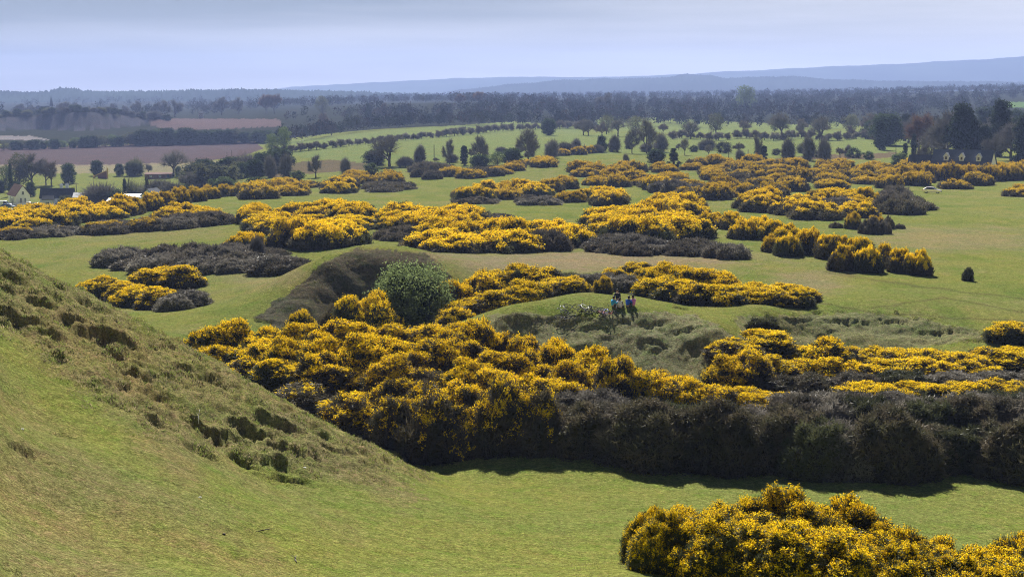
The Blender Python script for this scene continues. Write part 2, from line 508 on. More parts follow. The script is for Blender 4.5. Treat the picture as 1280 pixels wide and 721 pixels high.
def mat_leaf(name, c1, c2, scale=1.2, trans=0.3, tint=False, rnd=0.25, gloss=0.0):
    """matt leaf: two natural colours by noise, light passing through, a little difference from plant to plant"""
    m, nt, out = mat_new(name)
    L = nt.links.new
    t = nt.nodes.new('ShaderNodeTexCoord'); n = nt.nodes.new('ShaderNodeTexNoise')
    n.inputs['Scale'].default_value = scale; n.inputs['Detail'].default_value = 3
    oi = nt.nodes.new('ShaderNodeObjectInfo')
    va = nt.nodes.new('ShaderNodeVectorMath'); va.operation = 'ADD'
    L(t.outputs['Object'], va.inputs[0]); L(oi.outputs['Location'], va.inputs[1]); L(va.outputs[0], n.inputs['Vector'])
    r = nt.nodes.new('ShaderNodeMapRange'); r.inputs['From Min'].default_value = .35; r.inputs['From Max'].default_value = .65
    L(n.outputs['Fac'], r.inputs['Value'])
    mxc = nt.nodes.new('ShaderNodeMixRGB'); mxc.inputs['Color1'].default_value = (*c1, 1); mxc.inputs['Color2'].default_value = (*c2, 1)
    L(r.outputs['Result'], mxc.inputs['Fac'])
    rr = nt.nodes.new('ShaderNodeMapRange'); rr.inputs['To Min'].default_value = 1 - rnd; rr.inputs['To Max'].default_value = 1 + rnd
    L(oi.outputs['Random'], rr.inputs['Value'])
    sc = nt.nodes.new('ShaderNodeVectorMath'); sc.operation = 'SCALE'
    L(mxc.outputs['Color'], sc.inputs[0]); L(rr.outputs['Result'], sc.inputs['Scale'])
    col = sc.outputs['Vector']
    if tint:
        a = nt.nodes.new('ShaderNodeAttribute'); a.attribute_name = 'tint'
        mu = nt.nodes.new('ShaderNodeVectorMath'); mu.operation = 'MULTIPLY'
        L(col, mu.inputs[0]); L(a.outputs['Color'], mu.inputs[1]); col = mu.outputs['Vector']
    d = nt.nodes.new('ShaderNodeBsdfDiffuse'); tr = nt.nodes.new('ShaderNodeBsdfTranslucent')
    L(col, d.inputs['Color']); L(col, tr.inputs['Color'])
    ms = nt.nodes.new('ShaderNodeMixShader'); ms.inputs['Fac'].default_value = trans
    L(d.outputs[0], ms.inputs[1]); L(tr.outputs[0], ms.inputs[2])
    sh = ms.outputs[0]
    if gloss:
        g = nt.nodes.new('ShaderNodeBsdfGlossy'); g.inputs['Roughness'].default_value = 0.5; g.inputs['Color'].default_value = (.6, .6, .6, 1)
        m2 = nt.nodes.new('ShaderNodeMixShader'); m2.inputs['Fac'].default_value = gloss
        L(sh, m2.inputs[1]); L(g.outputs[0], m2.inputs[2]); sh = m2.outputs[0]
    L(sh, out.inputs['Surface'])
    return m

M = {}
M['spines'] = mat_leaf('gorse_spines', (.055, .062, .028), (.088, .090, .044), 1.5, .25, gloss=.02)
M['spines_brown'] = mat_leaf('gorse_dry_spines', (.110, .090, .060), (.066, .064, .036), 1.1, .25, gloss=.02)
M['twig'] = mat_leaf('gorse_old_wood', (.030, .026, .018), (.040, .034, .024), 2.0, 0.0)
M['heath'] = mat_leaf('heath_twigs', (.165, .142, .112), (.070, .066, .046), 0.9, .2, gloss=.02)
M['heath_grey'] = mat_leaf('grey_twigs', (.230, .208, .175), (.090, .084, .066), 0.9, .2, gloss=.03)
M['petal'] = mat_leaf('gorse_petals', (.90, .65, .020), (.88, .58, .016), 2.5, .18, rnd=.1)
M['petal_dull'] = mat_leaf('gorse_fading_petals', (.70, .49, .030), (.55, .36, .028), 1.5, .18, rnd=.15)
M['leaf_green'] = mat_leaf('fresh_leaves', (.070, .100, .035), (.100, .130, .050), .8, .4)
M['leaf_pale'] = mat_leaf('budding_leaves', (.085, .095, .045), (.115, .115, .060), .6, .35)
M['leaf_dark'] = mat_leaf('evergreen_leaves', (.022, .032, .016), (.036, .050, .024), .5, .2)
M['leaf_ever'] = mat_leaf('holly_leaves', (.042, .062, .030), (.064, .084, .040), .5, .2)
M['twig_brown'] = mat_leaf('bare_twigs', (.125, .100, .082), (.160, .132, .108), .4, .1)
M['twig_grey'] = mat_leaf('grey_bare_twigs', (.125, .116, .104), (.165, .155, .138), .4, .1)
M['twig_red'] = mat_leaf('reddish_buds', (.130, .075, .050), (.150, .095, .060), .4, .2)
M['bark'] = mat_plain('bark', (.075, .062, .050), .9, .25, 4.0, bump=.4)
M['wood_mass'] = mat_leaf('woodland_leaves', (.36, .40, .40), (.52, .52, .50), .05, .15, tint=True, rnd=0)
M['grass_blade'] = mat_leaf('grass_blades', (.92, .95, .9), (1.08, 1.05, 1.0), .6, .35, tint=True, rnd=0)

def mat_ground():
    m, nt, out = mat_new('turf')
    L = nt.links.new
    N = nt.nodes.new
    a = N('ShaderNodeAttribute'); a.attribute_name = 'tint'
    t = N('ShaderNodeTexCoord')
    def noise(scale, detail=4, rough=.55, vec=None):
        n = N('ShaderNodeTexNoise'); n.inputs['Scale'].default_value = scale; n.inputs['Detail'].default_value = detail
        n.inputs['Roughness'].default_value = rough
        L(vec or t.outputs['Object'], n.inputs['Vector']); return n
    def rng(n, lo, hi, f0=.3, f1=.7):
        r = N('ShaderNodeMapRange'); r.inputs['From Min'].default_value = f0; r.inputs['From Max'].default_value = f1
        r.inputs['To Min'].default_value = lo; r.inputs['To Max'].default_value = hi
        L(n.outputs['Fac'], r.inputs['Value']); return r
    # patches of drier, yellower turf, 2 to 20 m across
    n1 = noise(.09, 6, .7); n2 = noise(.7, 5, .65); n3 = noise(6.0, 4, .7); n4 = noise(28, 3, .7)
    dry = N('ShaderNodeMixRGB'); dry.blend_type = 'MULTIPLY'; dry.inputs['Color2'].default_value = (1.22, 1.06, 1.0, 1)
    r1 = rng(n1, 0, 1, .42, .66); L(r1.outputs['Result'], dry.inputs['Fac']); L(a.outputs['Color'], dry.inputs['Color1'])
    lush = N('ShaderNodeMixRGB'); lush.blend_type = 'MULTIPLY'; lush.inputs['Color2'].default_value = (.72, .95, .62, 1)
    r2 = rng(n2, 0, .75, .5, .68); L(r2.outputs['Result'], lush.inputs['Fac']); L(dry.outputs['Color'], lush.inputs['Color1'])
    nst = noise(3.4, 4, .7); stw = N('ShaderNodeMixRGB'); stw.blend_type = 'MULTIPLY'; stw.inputs['Color2'].default_value = (1.34, 1.07, 1.4, 1)
    L(rng(nst, 0, .8, .50, .66).outputs['Result'], stw.inputs['Fac']); L(lush.outputs['Color'], stw.inputs['Color1'])
    s1 = N('ShaderNodeVectorMath'); s1.operation = 'SCALE'; L(stw.outputs['Color'], s1.inputs[0])
    n5 = noise(2.2, 3, .7); n6 = noise(13, 3, .75)
    m1 = N('ShaderNodeMath'); m1.operation = 'MULTIPLY'
    L(rng(n5, .74, 1.26).outputs['Result'], m1.inputs[0]); L(rng(n6, .45, 1.55).outputs['Result'], m1.inputs[1])
    m2 = N('ShaderNodeMath'); m2.operation = 'MULTIPLY'
    L(rng(n3, .60, 1.40).outputs['Result'], m2.inputs[0]); L(rng(n4, .60, 1.40).outputs['Result'], m2.inputs[1])
    mu = N('ShaderNodeMath'); mu.operation = 'MULTIPLY'
    L(m1.outputs[0], mu.inputs[0]); L(m2.outputs[0], mu.inputs[1])
    L(mu.outputs[0], s1.inputs['Scale'])
    b = N('ShaderNodeBsdfDiffuse'); b.inputs['Roughness'].default_value = .6
    L(s1.outputs['Vector'], b.inputs['Color'])
    ad = N('ShaderNodeMath'); ad.operation = 'MULTIPLY_ADD'; ad.inputs[1].default_value = .35
    ad2 = N('ShaderNodeMath'); ad2.operation = 'MULTIPLY_ADD'; ad2.inputs[1].default_value = .7
    L(n6.outputs['Fac'], ad2.inputs[0]); L(n3.outputs['Fac'], ad2.inputs[2])
    L(n4.outputs['Fac'], ad.inputs[0]); L(ad2.outputs[0], ad.inputs[2])
    bp = N('ShaderNodeBump'); bp.inputs['Strength'].default_value = 1.0; bp.inputs['Distance'].default_value = .13
    L(ad.outputs[0], bp.inputs['Height']); L(bp.outputs['Normal'], b.inputs['Normal'])
    L(b.outputs[0], out.inputs['Surface'])
    return m
M['turf'] = mat_ground()

# ------------------------------------------------------------------ the ground, one sheet to the horizon
us = np.concatenate([np.linspace(-1.7, -.42, 26)[:-1], np.linspace(-.42, .42, 820), np.linspace(.42, 1.7, 26)[1:]])
Ys = np.concatenate([np.arange(6, 20, .7), np.arange(20, 140, .2), np.geomspace(140, 1000, 300)[:-1], np.geomspace(1000, 8600, 190)])
UU, YY = np.meshgrid(us, Ys)
XX = UU * YY
ZZ = H(XX, YY)
nr, nc = XX.shape
PX, PY = project(XX, YY, ZZ)

TURF = np.array((.212, .248, .064))
STRAW = np.array((.200, .180, .080))
def paint(col, mask, c):
    col += mask[..., None] * (np.array(c) - col)

col = np.empty((nr, nc, 3)); col[:] = TURF
w1 = noise2(XX / 2.3, YY / 2.3); w2 = noise2(XX / 2.0 + 50, YY / 2.0)
jx, jy = 10 * w1 + 6 * noise2(XX / .7, YY / .7), 7 * w2 + 5 * noise2(XX / .6 + 9, YY / .6)
# the plain dries out towards the far end, and in broad streaks
paint(col, .55 * sstep(-.1, .9, fbm(XX / 26, YY / 26, 4)) * sstep(95, 150, YY) * (1 - sstep(480, 560, YY)), (.265, .262, .100))
paint(col, .5 * sstep(.15, .8, fbm(XX / 4.5 + 60, YY / 9, 4)) * sstep(60, 110, YY) * (1 - sstep(480, 560, YY)), (.270, .265, .105))
paint(col, .6 * sstep(.15, .8, fbm(XX / 6 + 20, YY / 12, 4)) * sstep(60, 110, YY) * (1 - sstep(480, 560, YY)), (.140, .205, .044))
def ell(cx, cy, rx, ry):
    return 1 - sstep(.35, 1.1, np.hypot((PX - cx) / rx, (PY - cy) / ry) + .25 * fbm(XX / 5, YY / 5, 3))
mid = (YY > 100) & (YY < 330)
for c, k in (((730, 326, 260, 16), .85), ((1010, 352, 60, 22), .6), ((640, 340, 120, 14), .4), ((330, 345, 70, 22), .45), ((1200, 300, 150, 20), .5), ((160, 290, 160, 14), .35), ((520, 322, 70, 8), .7)):
    paint(col, k * ell(*c) * mid, (.310, .255, .155))
# thin darker lines on the right of the plain
for pts in (((1090, 385), (1180, 372), (1290, 392)), ((1030, 340), (1150, 358), (1290, 375)), ((1000, 375), (1100, 392), (1290, 402))):
    yy = np.interp(PX, [p[0] for p in pts], [p[1] for p in pts])
    paint(col, .5 * np.exp(-((PY + 1.5 * w1 - yy) / 1.2) ** 2) * (PX > pts[0][0]) * mid, (.12, .10, .055))
# rough slopes
fl = flank_w(PX, PY, YY, jx, jy)
q = fbm(XX / 3.2, YY / 3.2, 4)
paint(col, fl * .9, (.255, .245, .100))
paint(col, fl * .6 * sstep(.0, .8, q), (.260, .225, .120))
paint(col, fl * .7 * sstep(.1, .7, fbm(XX / 2.2 + 33, YY / 3.2, 4)), (.140, .185, .040))
near = YY < 70
paint(col, near * .85 * sstep(-.3, .7, fbm((XX + YY * .4) / 5, (YY - XX * .3) / 14, 4)) * (PX < 520 + jx * 4), (.245, .222, .092))
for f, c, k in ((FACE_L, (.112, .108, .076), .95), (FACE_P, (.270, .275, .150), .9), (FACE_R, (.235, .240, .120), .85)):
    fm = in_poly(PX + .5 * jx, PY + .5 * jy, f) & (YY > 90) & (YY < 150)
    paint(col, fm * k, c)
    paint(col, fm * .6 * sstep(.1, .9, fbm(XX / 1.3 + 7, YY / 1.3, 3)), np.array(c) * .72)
# bare soil in the scars' steep drops
gx = np.gradient(ZZ, axis=1) / np.maximum(np.gradient(XX, axis=1), 1e-6)
gy = np.gradient(ZZ, axis=0) / np.maximum(np.gradient(YY, axis=0), 1e-6)
paint(col, .5 * sstep(1.0, 2.2, np.hypot(gx, gy)) * (YY < 150), (.095, .078, .050))
# the far fields
def field(poly, c, y0, y1, k=1.0, jit=1.0):
    f = in_poly(PX, PY + jit * w1, poly) & (YY > y0) & (YY < y1)
    paint(col, f * k, c)
paint(col, 1.0 * (YY > 980), (.040, .046, .028))
field([(-300, 186), (60, 184), (160, 181), (318, 177), (330, 186), (300, 196), (226, 205), (120, 208), (-300, 214)], (.125, .098, .095), 600, 1150)
field([(-300, 206), (140, 206), (300, 200), (310, 214), (230, 216), (-300, 220)], (.30, .27, .17), 560, 900, .8)
field([(150, 148), (350, 149), (352, 158), (235, 163), (200, 160)], (.155, .115, .105), 900, 2500)
field([(-300, 168), (40, 170), (62, 175), (-300, 176)], (.30, .28, .27), 900, 1300, .8)
field([(330, 206), (410, 200), (475, 201), (470, 212), (400, 216), (340, 222)], (.15, .110, .080), 440, 700, .8)
field([(950, 200), (1060, 190), (1120, 190), (1125, 196), (1090, 199)], (.16, .11, .085), 450, 700, .8)
field([(335, 193), (345, 178), (480, 163), (640, 152), (720, 158), (740, 172), (690, 190), (600, 200), (470, 205)], (.21, .265, .085), 480, 1300)
field([(700, 170), (760, 166), (900, 172), (1010, 162), (1135, 166), (1140, 190), (940, 196), (720, 192)], (.21, .265, .082), 480, 1100)
field([(735, 145), (830, 148), (990, 156), (1040, 152), (1080, 160), (900, 168), (760, 164)], (.21, .265, .082), 700, 2000)
field([(1255, 128), (1400, 126), (1400, 136), (1250, 134)], (.13, .22, .06), 900, 3000)
# quarry rock
cl = (gy > .22) & (YY > 1100) & (YY < 1260) & (PX < 235)
paint(col, cl * .95, (.10, .10, .11))
ZW = np.stack([XX, YY, ZZ], -1).reshape(-1, 3)
ii = np.arange(nr * nc).reshape(nr, nc)
quads = np.stack([ii[:-1, :-1], ii[:-1, 1:], ii[1:, 1:], ii[1:, :-1]], -1).reshape(-1, 4)
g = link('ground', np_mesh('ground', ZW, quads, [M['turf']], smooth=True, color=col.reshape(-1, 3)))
tag(g, 'close grazed green turf rolling down from the hillside to the wide plain', 'ground', kind='structure')

# ------------------------------------------------------------------ far hills
def hills(name, label, prof, Y, depth, base, color, bumps, seed, tree=0.0):
    rs = np.random.RandomState(seed)
    px = np.linspace(prof[0][0], prof[-1][0], 900)
    py = np.interp(px, [p[0] for p in prof], [p[1] for p in prof])
    x0 = (px - 640) / FPX * Y
    top = CAM_Z + (HORIZON - py) / FPX * Y
    top = top + bumps * fbm(px / 46, 0 * px + seed, 4) 
    rows = []; T = np.linspace(-1, 1, 41 if tree else 15)
    for t in T:
        prof_t = np.cos(t * math.pi / 2) ** 1.3 if abs(t) < 1 else 0 * px
        yy = Y + t * depth + 0 * px
        rows.append(np.stack([x0 * yy / Y, yy, base + (top - base) * prof_t + (0 if t == 0 else bumps * .5 * fbm(px / 20 + t * 9, 0 * px + seed + t * 5, 3)) * prof_t
                              + tree * (np.abs(noise2(px / 3.1, 0 * px + t * 37 + 3)) + .7 * np.abs(noise2(px / 1.1, 0 * px + t * 91 + 5))) * prof_t], -1))
    V = np.stack(rows, 0); n, c = V.shape[:2]
    i2 = np.arange(n * c).reshape(n, c)
    fq = np.stack([i2[:-1, :-1], i2[:-1, 1:], i2[1:, 1:], i2[1:, :-1]], -1).reshape(-1, 4)
    o = link(name, np_mesh(name, V.reshape(-1, 3), fq, [mat_plain(name + '_cover', color, 1.0, .3, .004, spec=0.0)], smooth=True))
    return tag(o, label, 'hills', kind='structure')

hills('distant_hills', 'long pale blue ridge along the horizon rising to the right', [(200, 122), (325, 113), (370, 109), (440, 105), (560, 99), (650, 96.5), (760, 97), (860, 93), (950, 88), (1040, 84), (1150, 79), (1220, 75), (1290, 71), (1500, 62), (1800, 64)], 7300, 900, 0, (.035, .048, .036), 4, 3)
hills('middle_hills', 'darker low wooded rise in front of the pale ridge', [(560, 116), (640, 107), (700, 102), (790, 100), (830, 99), (850, 95), (885, 96), (905, 99.5), (950, 98), (985, 97.5), (1040, 101), (1100, 103), (1250, 104), (1500, 104)], 5000, 500, 0, (.022, .032, .024), 3, 5, tree=7)
hills('wooded_rise', 'low blue wooded rise on the left skyline behind the church spire', [(-500, 120), (-200, 115), (0, 117), (40, 118.5), (66, 117), (80, 114), (98, 113), (110, 116), (140, 118), (200, 116.5), (260, 115.5), (330, 115), (420, 117), (480, 119), (540, 122), (640, 127)], 3300, 350, 0, (.020, .030, .022), 2, 7, tree=9)

# ------------------------------------------------------------------ plants
def unit(v):
    return v / np.maximum(np.linalg.norm(v, axis=-1, keepdims=True), 1e-9)

def noise3(p, f, rs_off=0.0):
    return (noise2(p[:, 0] * f + rs_off, p[:, 2] * f + 3.1) + noise2(p[:, 1] * f + 7.7, p[:, 2] * f + rs_off) + noise2(p[:, 0] * f, p[:, 1] * f + 11 + rs_off)) * .6

def shell_points(rs, C, Rr, n, zmin=0.05, keep=0.92):
    """points spread over the outside of a heap of ellipsoids, with their outward directions"""
    area = (Rr[:, 0] * Rr[:, 1] + Rr[:, 0] * Rr[:, 2] + Rr[:, 1] * Rr[:, 2])
    k = rs.choice(len(C), n * 3, p=area / area.sum())
    d = unit(rs.randn(n * 3, 3))
    p = C[k] + d * Rr[k]
    nrm = unit(d / Rr[k])
    ok = p[:, 2] > zmin
    for i in range(len(C)):
        ok &= (np.sum(((p - C[i]) / (Rr[i] * keep)) ** 2, 1) > 1) | (k == i)
    p, nrm, k = p[ok][:n], nrm[ok][:n], k[ok][:n]
    return p, nrm, k

def spike_tris(rs, base, d, length, width):
    side = unit(np.cross(d, rs.randn(*d.shape)))
    w = (width * rs.uniform(.6, 1.2, len(base)))[:, None] * .5
    l = (length * rs.uniform(.6, 1.25, len(base)))[:, None]
    V = np.stack([base - side * w, base + side * w, base + d * l], 1).reshape(-1, 3)
    return V, np.arange(len(V)).reshape(-1, 3)

def leaf_quads(rs, c, size, nrm=None, spread=1.0):
    n = unit((nrm if nrm is not None else 0) + spread * rs.randn(len(c), 3))
    a = unit(np.cross(n, rs.randn(len(c), 3))); b = np.cross(n, a)
    s = (size * rs.uniform(.6, 1.3, len(c)))[:, None]
    V = np.stack([c - a * s * .5, c + b * s * .36, c + a * s * .5, c - b * s * .36], 1).reshape(-1, 3)
    return V, np.arange(len(V)).reshape(-1, 4)

def hull_mesh(C, Rr, s=.8, nu=9, nv=5, rs=None):
    V = []; F = []
    for c, r in zip(C, Rr):
        k = len(V)
        for j in range(nv + 1):
            th = math.pi * j / nv
            for i in range(nu):
                ph = 2 * math.pi * (i + .5 * (j % 2)) / nu
                jt = 1 + (rs.uniform(-.12, .12) if rs is not None else 0)
                V.append((c[0] + r[0] * s * jt * math.sin(th) * math.cos(ph), c[1] + r[1] * s * jt * math.sin(th) * math.sin(ph), c[2] + r[2] * s * jt * math.cos(th)))
        for j in range(nv):
            for i in range(nu):
                F.append((k + j * nu + i, k + j * nu + (i + 1) % nu, k + (j + 1) * nu + (i + 1) % nu, k + (j + 1) * nu + i))
    return np.array(V), np.array(F)

def bush_geo(seed, W, Hh, nl, lr, ns, leaf, lw, nfl, fsz, bloom, mats, petals=None, gap=.0, ragged=1.0, clump=.6, topw=.8, nzw=1.0, dome=2.2):
    """a gorse-like bush: heaped lobes bristling with spiny shoots, flower spikes towards the light; returns (foliage mesh, flower mesh)"""
    rs = np.random.RandomState(seed)
    C = []; Rr = []
    for k in range(nl):
        rho = math.sqrt((k + .5) / nl); an = k * 2.399 + rs.uniform(-.5, .5)
        x, y = rho * math.cos(an), rho * math.sin(an)
        rr = lr * rs.uniform(.72, 1.25)
        ht = Hh * rs.uniform(.72, 1.06) * math.sqrt(max(.12, 1 - .72 * rho ** dome))
        C.append((x * (W / 2 - rr * .8), y * (W / 2 - rr * .8), max(ht - rr, ht * .5) * .5)); Rr.append((rr, rr, ht - max(ht - rr, ht * .5) * .5))
        if rs.rand() < .8:                       # a smaller head on top
            r2 = rr * rs.uniform(.35, .55); a2 = rs.uniform(0, 6.28)
            C.append((C[-1][0] + math.cos(a2) * rr * .5, C[-1][1] + math.sin(a2) * rr * .5, ht - r2 * .75)); Rr.append((r2, r2, r2 * 1.05))
    C = np.array(C); Rr = np.array(Rr)
    p, nrm, lob = shell_points(rs, C, Rr, ns)
    nz = noise3(p, 2.6 / lr * .5, seed * 1.7)
    p = p + nrm * (lr * (.38 * nz + .28 * noise3(p, 2.2 / lr, seed * .9 + 40)))[:, None]      # break the smooth lobes into sprays
    ok = nz > -.75 + gap
    p, nrm, lob, nz = p[ok], nrm[ok], lob[ok], nz[ok]
    V = []; F = []; MI = []; off = 0
    def add(v, f, mi):
        nonlocal off
        V.append(v); F.append(f + off); MI.append(np.full(len(f), mi)); off += len(v)
    up = np.array((0, 0, 1.0))
    dirs = unit(nrm * .7 + up * .65 + .45 * ragged * rs.randn(*p.shape))
    for k in range(3):
        b = p - nrm * leaf * rs.uniform(-.1, .55, (len(p), 1)) + .35 * leaf * rs.randn(*p.shape)
        d = unit(dirs + .55 * rs.randn(*p.shape))
        v, f = spike_tris(rs, b, d, leaf, lw); add(v, f, 0)
    v, f = hull_mesh(C, Rr, .76, 10, 6, rs); v[:, 2] = np.maximum(v[:, 2], -.25); add(v, f, 1)
    tri = [f for f in F if f.shape[1] == 3]; quad = [f for f in F if f.shape[1] == 4]
    mi = np.concatenate([m for m, f in zip(MI, F) if f.shape[1] == 3] + [m for m, f in zip(MI, F) if f.shape[1] == 4])
    fol = np_mesh('foliage', np.concatenate(V), [np.concatenate(tri), np.concatenate(quad)], [mats, M['twig']], mi)
    flo = None
    if bloom > 0:
        # bloom: the given share of the shoots, in irregular clumps, more towards the top
        def nrm_(a): return (a - a.mean()) / (a.std() + 1e-6)
        cl = nrm_(noise3(p, 1.0 / clump, seed * 2.3 + 5)) + .6 * nrm_(noise3(p, 2.3 / clump, seed * 1.1 + 15))
        sc = nzw * cl + topw * nrm_(nrm[:, 2]) + .7 * topw * nrm_(p[:, 2]) + .35 * rs.randn(len(p))
        sel = sc > np.quantile(sc, 1 - bloom)
        fp, fd, fn = p[sel], dirs[sel], nrm[sel]
        if len(fp) > nfl:
            q = rs.choice(len(fp), nfl, False); fp, fd, fn = fp[q], fd[q], fn[q]
        per = 8                                   # a spike carries a handful of open petals
        t = rs.uniform(.35, 1.15, (len(fp), per, 1)) * leaf
        pts = (fp[:, None] + fd[:, None] * t + .28 * fsz * 2 * rs.randn(len(fp), per, 3)).reshape(-1, 3)
        nn = np.repeat(fd, per, 0)
        v, f = leaf_quads(rs, pts, fsz, nn, .9)
        flo = np_mesh('flowers', v, f, [petals or M['petal']])
    return fol, flo

PROTO = {}
def proto(key, *a, **k):
    PROTO.setdefault(key, []).append(bush_geo(*a, **k))

for s in range(3):      # close to the camera
    proto('close', 10 + s, 4.4, 2.7, 40, .46, 26000, .26, .045, 7600, .062, .26, M['spines'], gap=.25, ragged=1.7, clump=.36, topw=.40)
for s in range(6):      # the long thicket: heavy bloom
    proto('long', 30 + s, 4.2, 3.1, 22, .72, 10000, .34, .075, 3200, .105, [.28, .42, .20, .34, .26, .16][s], M['spines'] if s % 2 else M['spines_brown'], gap=.25, ragged=1.7, clump=.6, topw=.85)
for s in range(4):      # the same thicket where bloom is sparse
    proto('sparse', 40 + s, 4.2, 3.1, 18, .78, 9000, .38, .075, 1500, .105, [.12, .20, .07, .15][s], M['spines_brown'], M['petal'], gap=.3, ragged=1.8, clump=.6, topw=.35)
for s in range(5):      # dark bushes without bloom
    proto('dark', 50 + s, 4.4, 2.7, 24, .70, 10500, .30, .070, 0, .1, 0, [M['heath'], M['heath_grey'], M['spines_brown'], M['heath_grey'], M['spines']][s], gap=.32, ragged=1.9, dome=5.0)
for s in range(6):      # middle distance, wide low clumps
    proto('mid', 60 + s, 8.0, 2.6, 30, .95, 9000, .50, .16, 3000, .22, [.24, .16, .34, .21, .12, .28][s], M['spines'] if s % 2 else M['spines_brown'], gap=.1, clump=.9, topw=1.3)
for s in range(3):
    proto('midlow', 70 + s, 8.0, 2.4, 28, .95, 7500, .50, .16, 1400, .2, [.16, .22, .10][s], M['spines_brown'], M['petal_dull'], gap=.1, clump=1.0, topw=.9)
for s in range(4):
    proto('middark', 80 + s, 7.5, 1.9, 34, .72, 9500, .40, .13, 0, .2, 0, M['heath'] if s % 2 else M['heath_grey'], gap=.08)
for s in range(6):      # far side of the common
    proto('far', 90 + s, 10.0, 2.8, 28, 1.25, 6000, .70, .24, 2000, .34, [.22, .14, .28, .18, .10, .22][s], M['spines_brown'] if s % 2 else M['spines'], [M['petal'], M['petal_dull'], M['petal']][s % 3], gap=.1, clump=1.4, topw=.9)
for s in range(3):
    proto('fardark', 100 + s, 9.0, 2.3, 14, 1.5, 4500, .7, .22, 0, .3, 0, M['heath'] if s % 2 else M['spines_brown'], gap=.1)
proto('small', 110, 1.5, 1.3, 7, .36, 3500, .16, .06, 0, .1, 0, M['spines'], dome=1.1)
PSIZE = {'close': (4.4, 2.7), 'long': (4.2, 3.1), 'sparse': (4.2, 3.1), 'dark': (4.4, 2.7), 'mid': (8, 2.6), 'midlow': (8, 2.4), 'middark': (7.5, 1.9), 'far': (10, 2.8), 'fardark': (9, 2.3), 'small': (1.5, 1.3)}

rng = random.Random(5)
BUSH_REQ = []
def put_bush(kind, loc, w, h, label, group, name=None, rz=None, idx=None, wy=None):
    rz = rng.uniform(0, 6.28) if rz is None else rz
    idx = rng.randrange(len(PROTO[kind])) if idx is None else idx
    BUSH_REQ.append((kind, tuple(loc), w, h, label, group, name, rz, idx, wy))

def build_bushes(limit):
    """the bushes that show largest become objects of their own, the remaining far gorse one mass"""
    gor = [b for b in BUSH_REQ if b[0] not in ('dark', 'middark', 'fardark', 'small')]
    gor.sort(key=lambda b: -b[2] * b[3] / b[1][1] ** 2)
    rest = gor[limit:]
    ids = {id(b) for b in rest}
    for b in BUSH_REQ:
        if id(b) not in ids: build_bush(*b)
    rs = np.random.RandomState(9)
    V = []; F3 = []; MI = []; off = 0
    cache = {}
    for (kind, loc, w, h, label, group, name, rz, idx, wy) in rest:
        fol, flo = PROTO[kind][idx]
        pw, ph = PSIZE[kind]
        c, s = math.cos(rz), math.sin(rz)
        for me, frac in ((fol, .5), (flo, .7)):
            if me is None: continue
            if me.name not in cache:
                me.calc_loop_triangles()
                co = np.empty(len(me.vertices) * 3); me.vertices.foreach_get('co', co)
                tri = np.empty(len(me.loop_triangles) * 3, np.int32); me.loop_triangles.foreach_get('vertices', tri)
                mi = np.empty(len(me.loop_triangles), np.int32); me.loop_triangles.foreach_get('material_index', mi)
                cache[me.name] = (co.reshape(-1, 3), tri.reshape(-1, 3), mi)
            co, tri, mi = cache[me.name]
            keep = (rs.rand(len(tri)) < frac) | (mi == 1)
            co = co * np.array((w / pw, w / pw, h / ph))
            co = np.stack([co[:, 0] * c - co[:, 1] * s, co[:, 0] * s + co[:, 1] * c, co[:, 2]], 1) + np.array(loc) - np.array((0, 0, .12))
            V.append(co); F3.append(tri[keep] + off); off += len(co)
            MI.append(np.where(mi[keep] == 1, 1, 0) if me is fol else np.full(keep.sum(), 2))
    if V:
        o = link('gorse_scrub', np_mesh('gorse_scrub', np.concatenate(V), [np.concatenate(F3)], [M['spines_brown'], M['twig'], M['petal_dull']], np.concatenate(MI)))
        tag(o, 'far gorse scrub filling the back of the common', 'gorse scrub', kind='stuff')

def build_bush(kind, loc, w, h, label, group, name=None, rz=None, idx=None, wy=None):
    dark = kind in ('dark', 'middark', 'fardark', 'small')
    fol, flo = PROTO[kind][rng.randrange(len(PROTO[kind])) if idx is None else idx]
    pw, ph = PSIZE[kind]
    r = empty(name or ('heath_bush' if dark else 'gorse_bush'), loc, rng.uniform(0, 6.28) if rz is None else rz)
    r.scale = (w / pw, (wy or w) / pw, h / ph)
    r.location.z -= .12
    tag(r, label, 'dark shrub' if dark else 'gorse bush', group)
    link('foliage', fol, r)
    if flo: link('flowers', flo, r)
    return r

def spread(poly, n, seed, tries=None):
    """n spots spread evenly over a patch of ground outlined on the photograph"""
    W = [ground(px, py) for px, py in poly]
    inset = tries
    wp = [(v.x, v.y) for v in W]
    rs = np.random.RandomState(seed)
    x0, x1 = min(p[0] for p in wp), max(p[0] for p in wp); y0, y1 = min(p[1] for p in wp), max(p[1] for p in wp)
    c = np.stack([rs.uniform(x0, x1, 6000), rs.uniform(y0, y1, 6000)], 1)
    c = c[in_poly(c[:, 0], c[:, 1], wp)]
    area = abs(sum(wp[i][0] * wp[(i + 1) % len(wp)][1] - wp[(i + 1) % len(wp)][0] * wp[i][1] for i in range(len(wp)))) / 2
    if len(c) == 0: return [], area
    if inset:
        w = min(inset[1], inset[0] * math.sqrt(area / max(n, 1)))
        for k in (.32, .2, .1):
            e = w * k
            ok = in_poly(c[:, 0] + e, c[:, 1], wp) & in_poly(c[:, 0] - e, c[:, 1], wp) & in_poly(c[:, 0], c[:, 1] + e, wp) & in_poly(c[:, 0], c[:, 1] - e, wp)
            if ok.sum() > 12 * n: c = c[ok]; break
    sel = [c[0]]
    dm = np.hypot(*(c - c[0]).T)
    for _ in range(n - 1):
        k = int(np.argmax(dm * rs.uniform(.8, 1, len(c))))
        sel.append(c[k]); dm = np.minimum(dm, np.hypot(*(c - c[k]).T))
    return sel, area

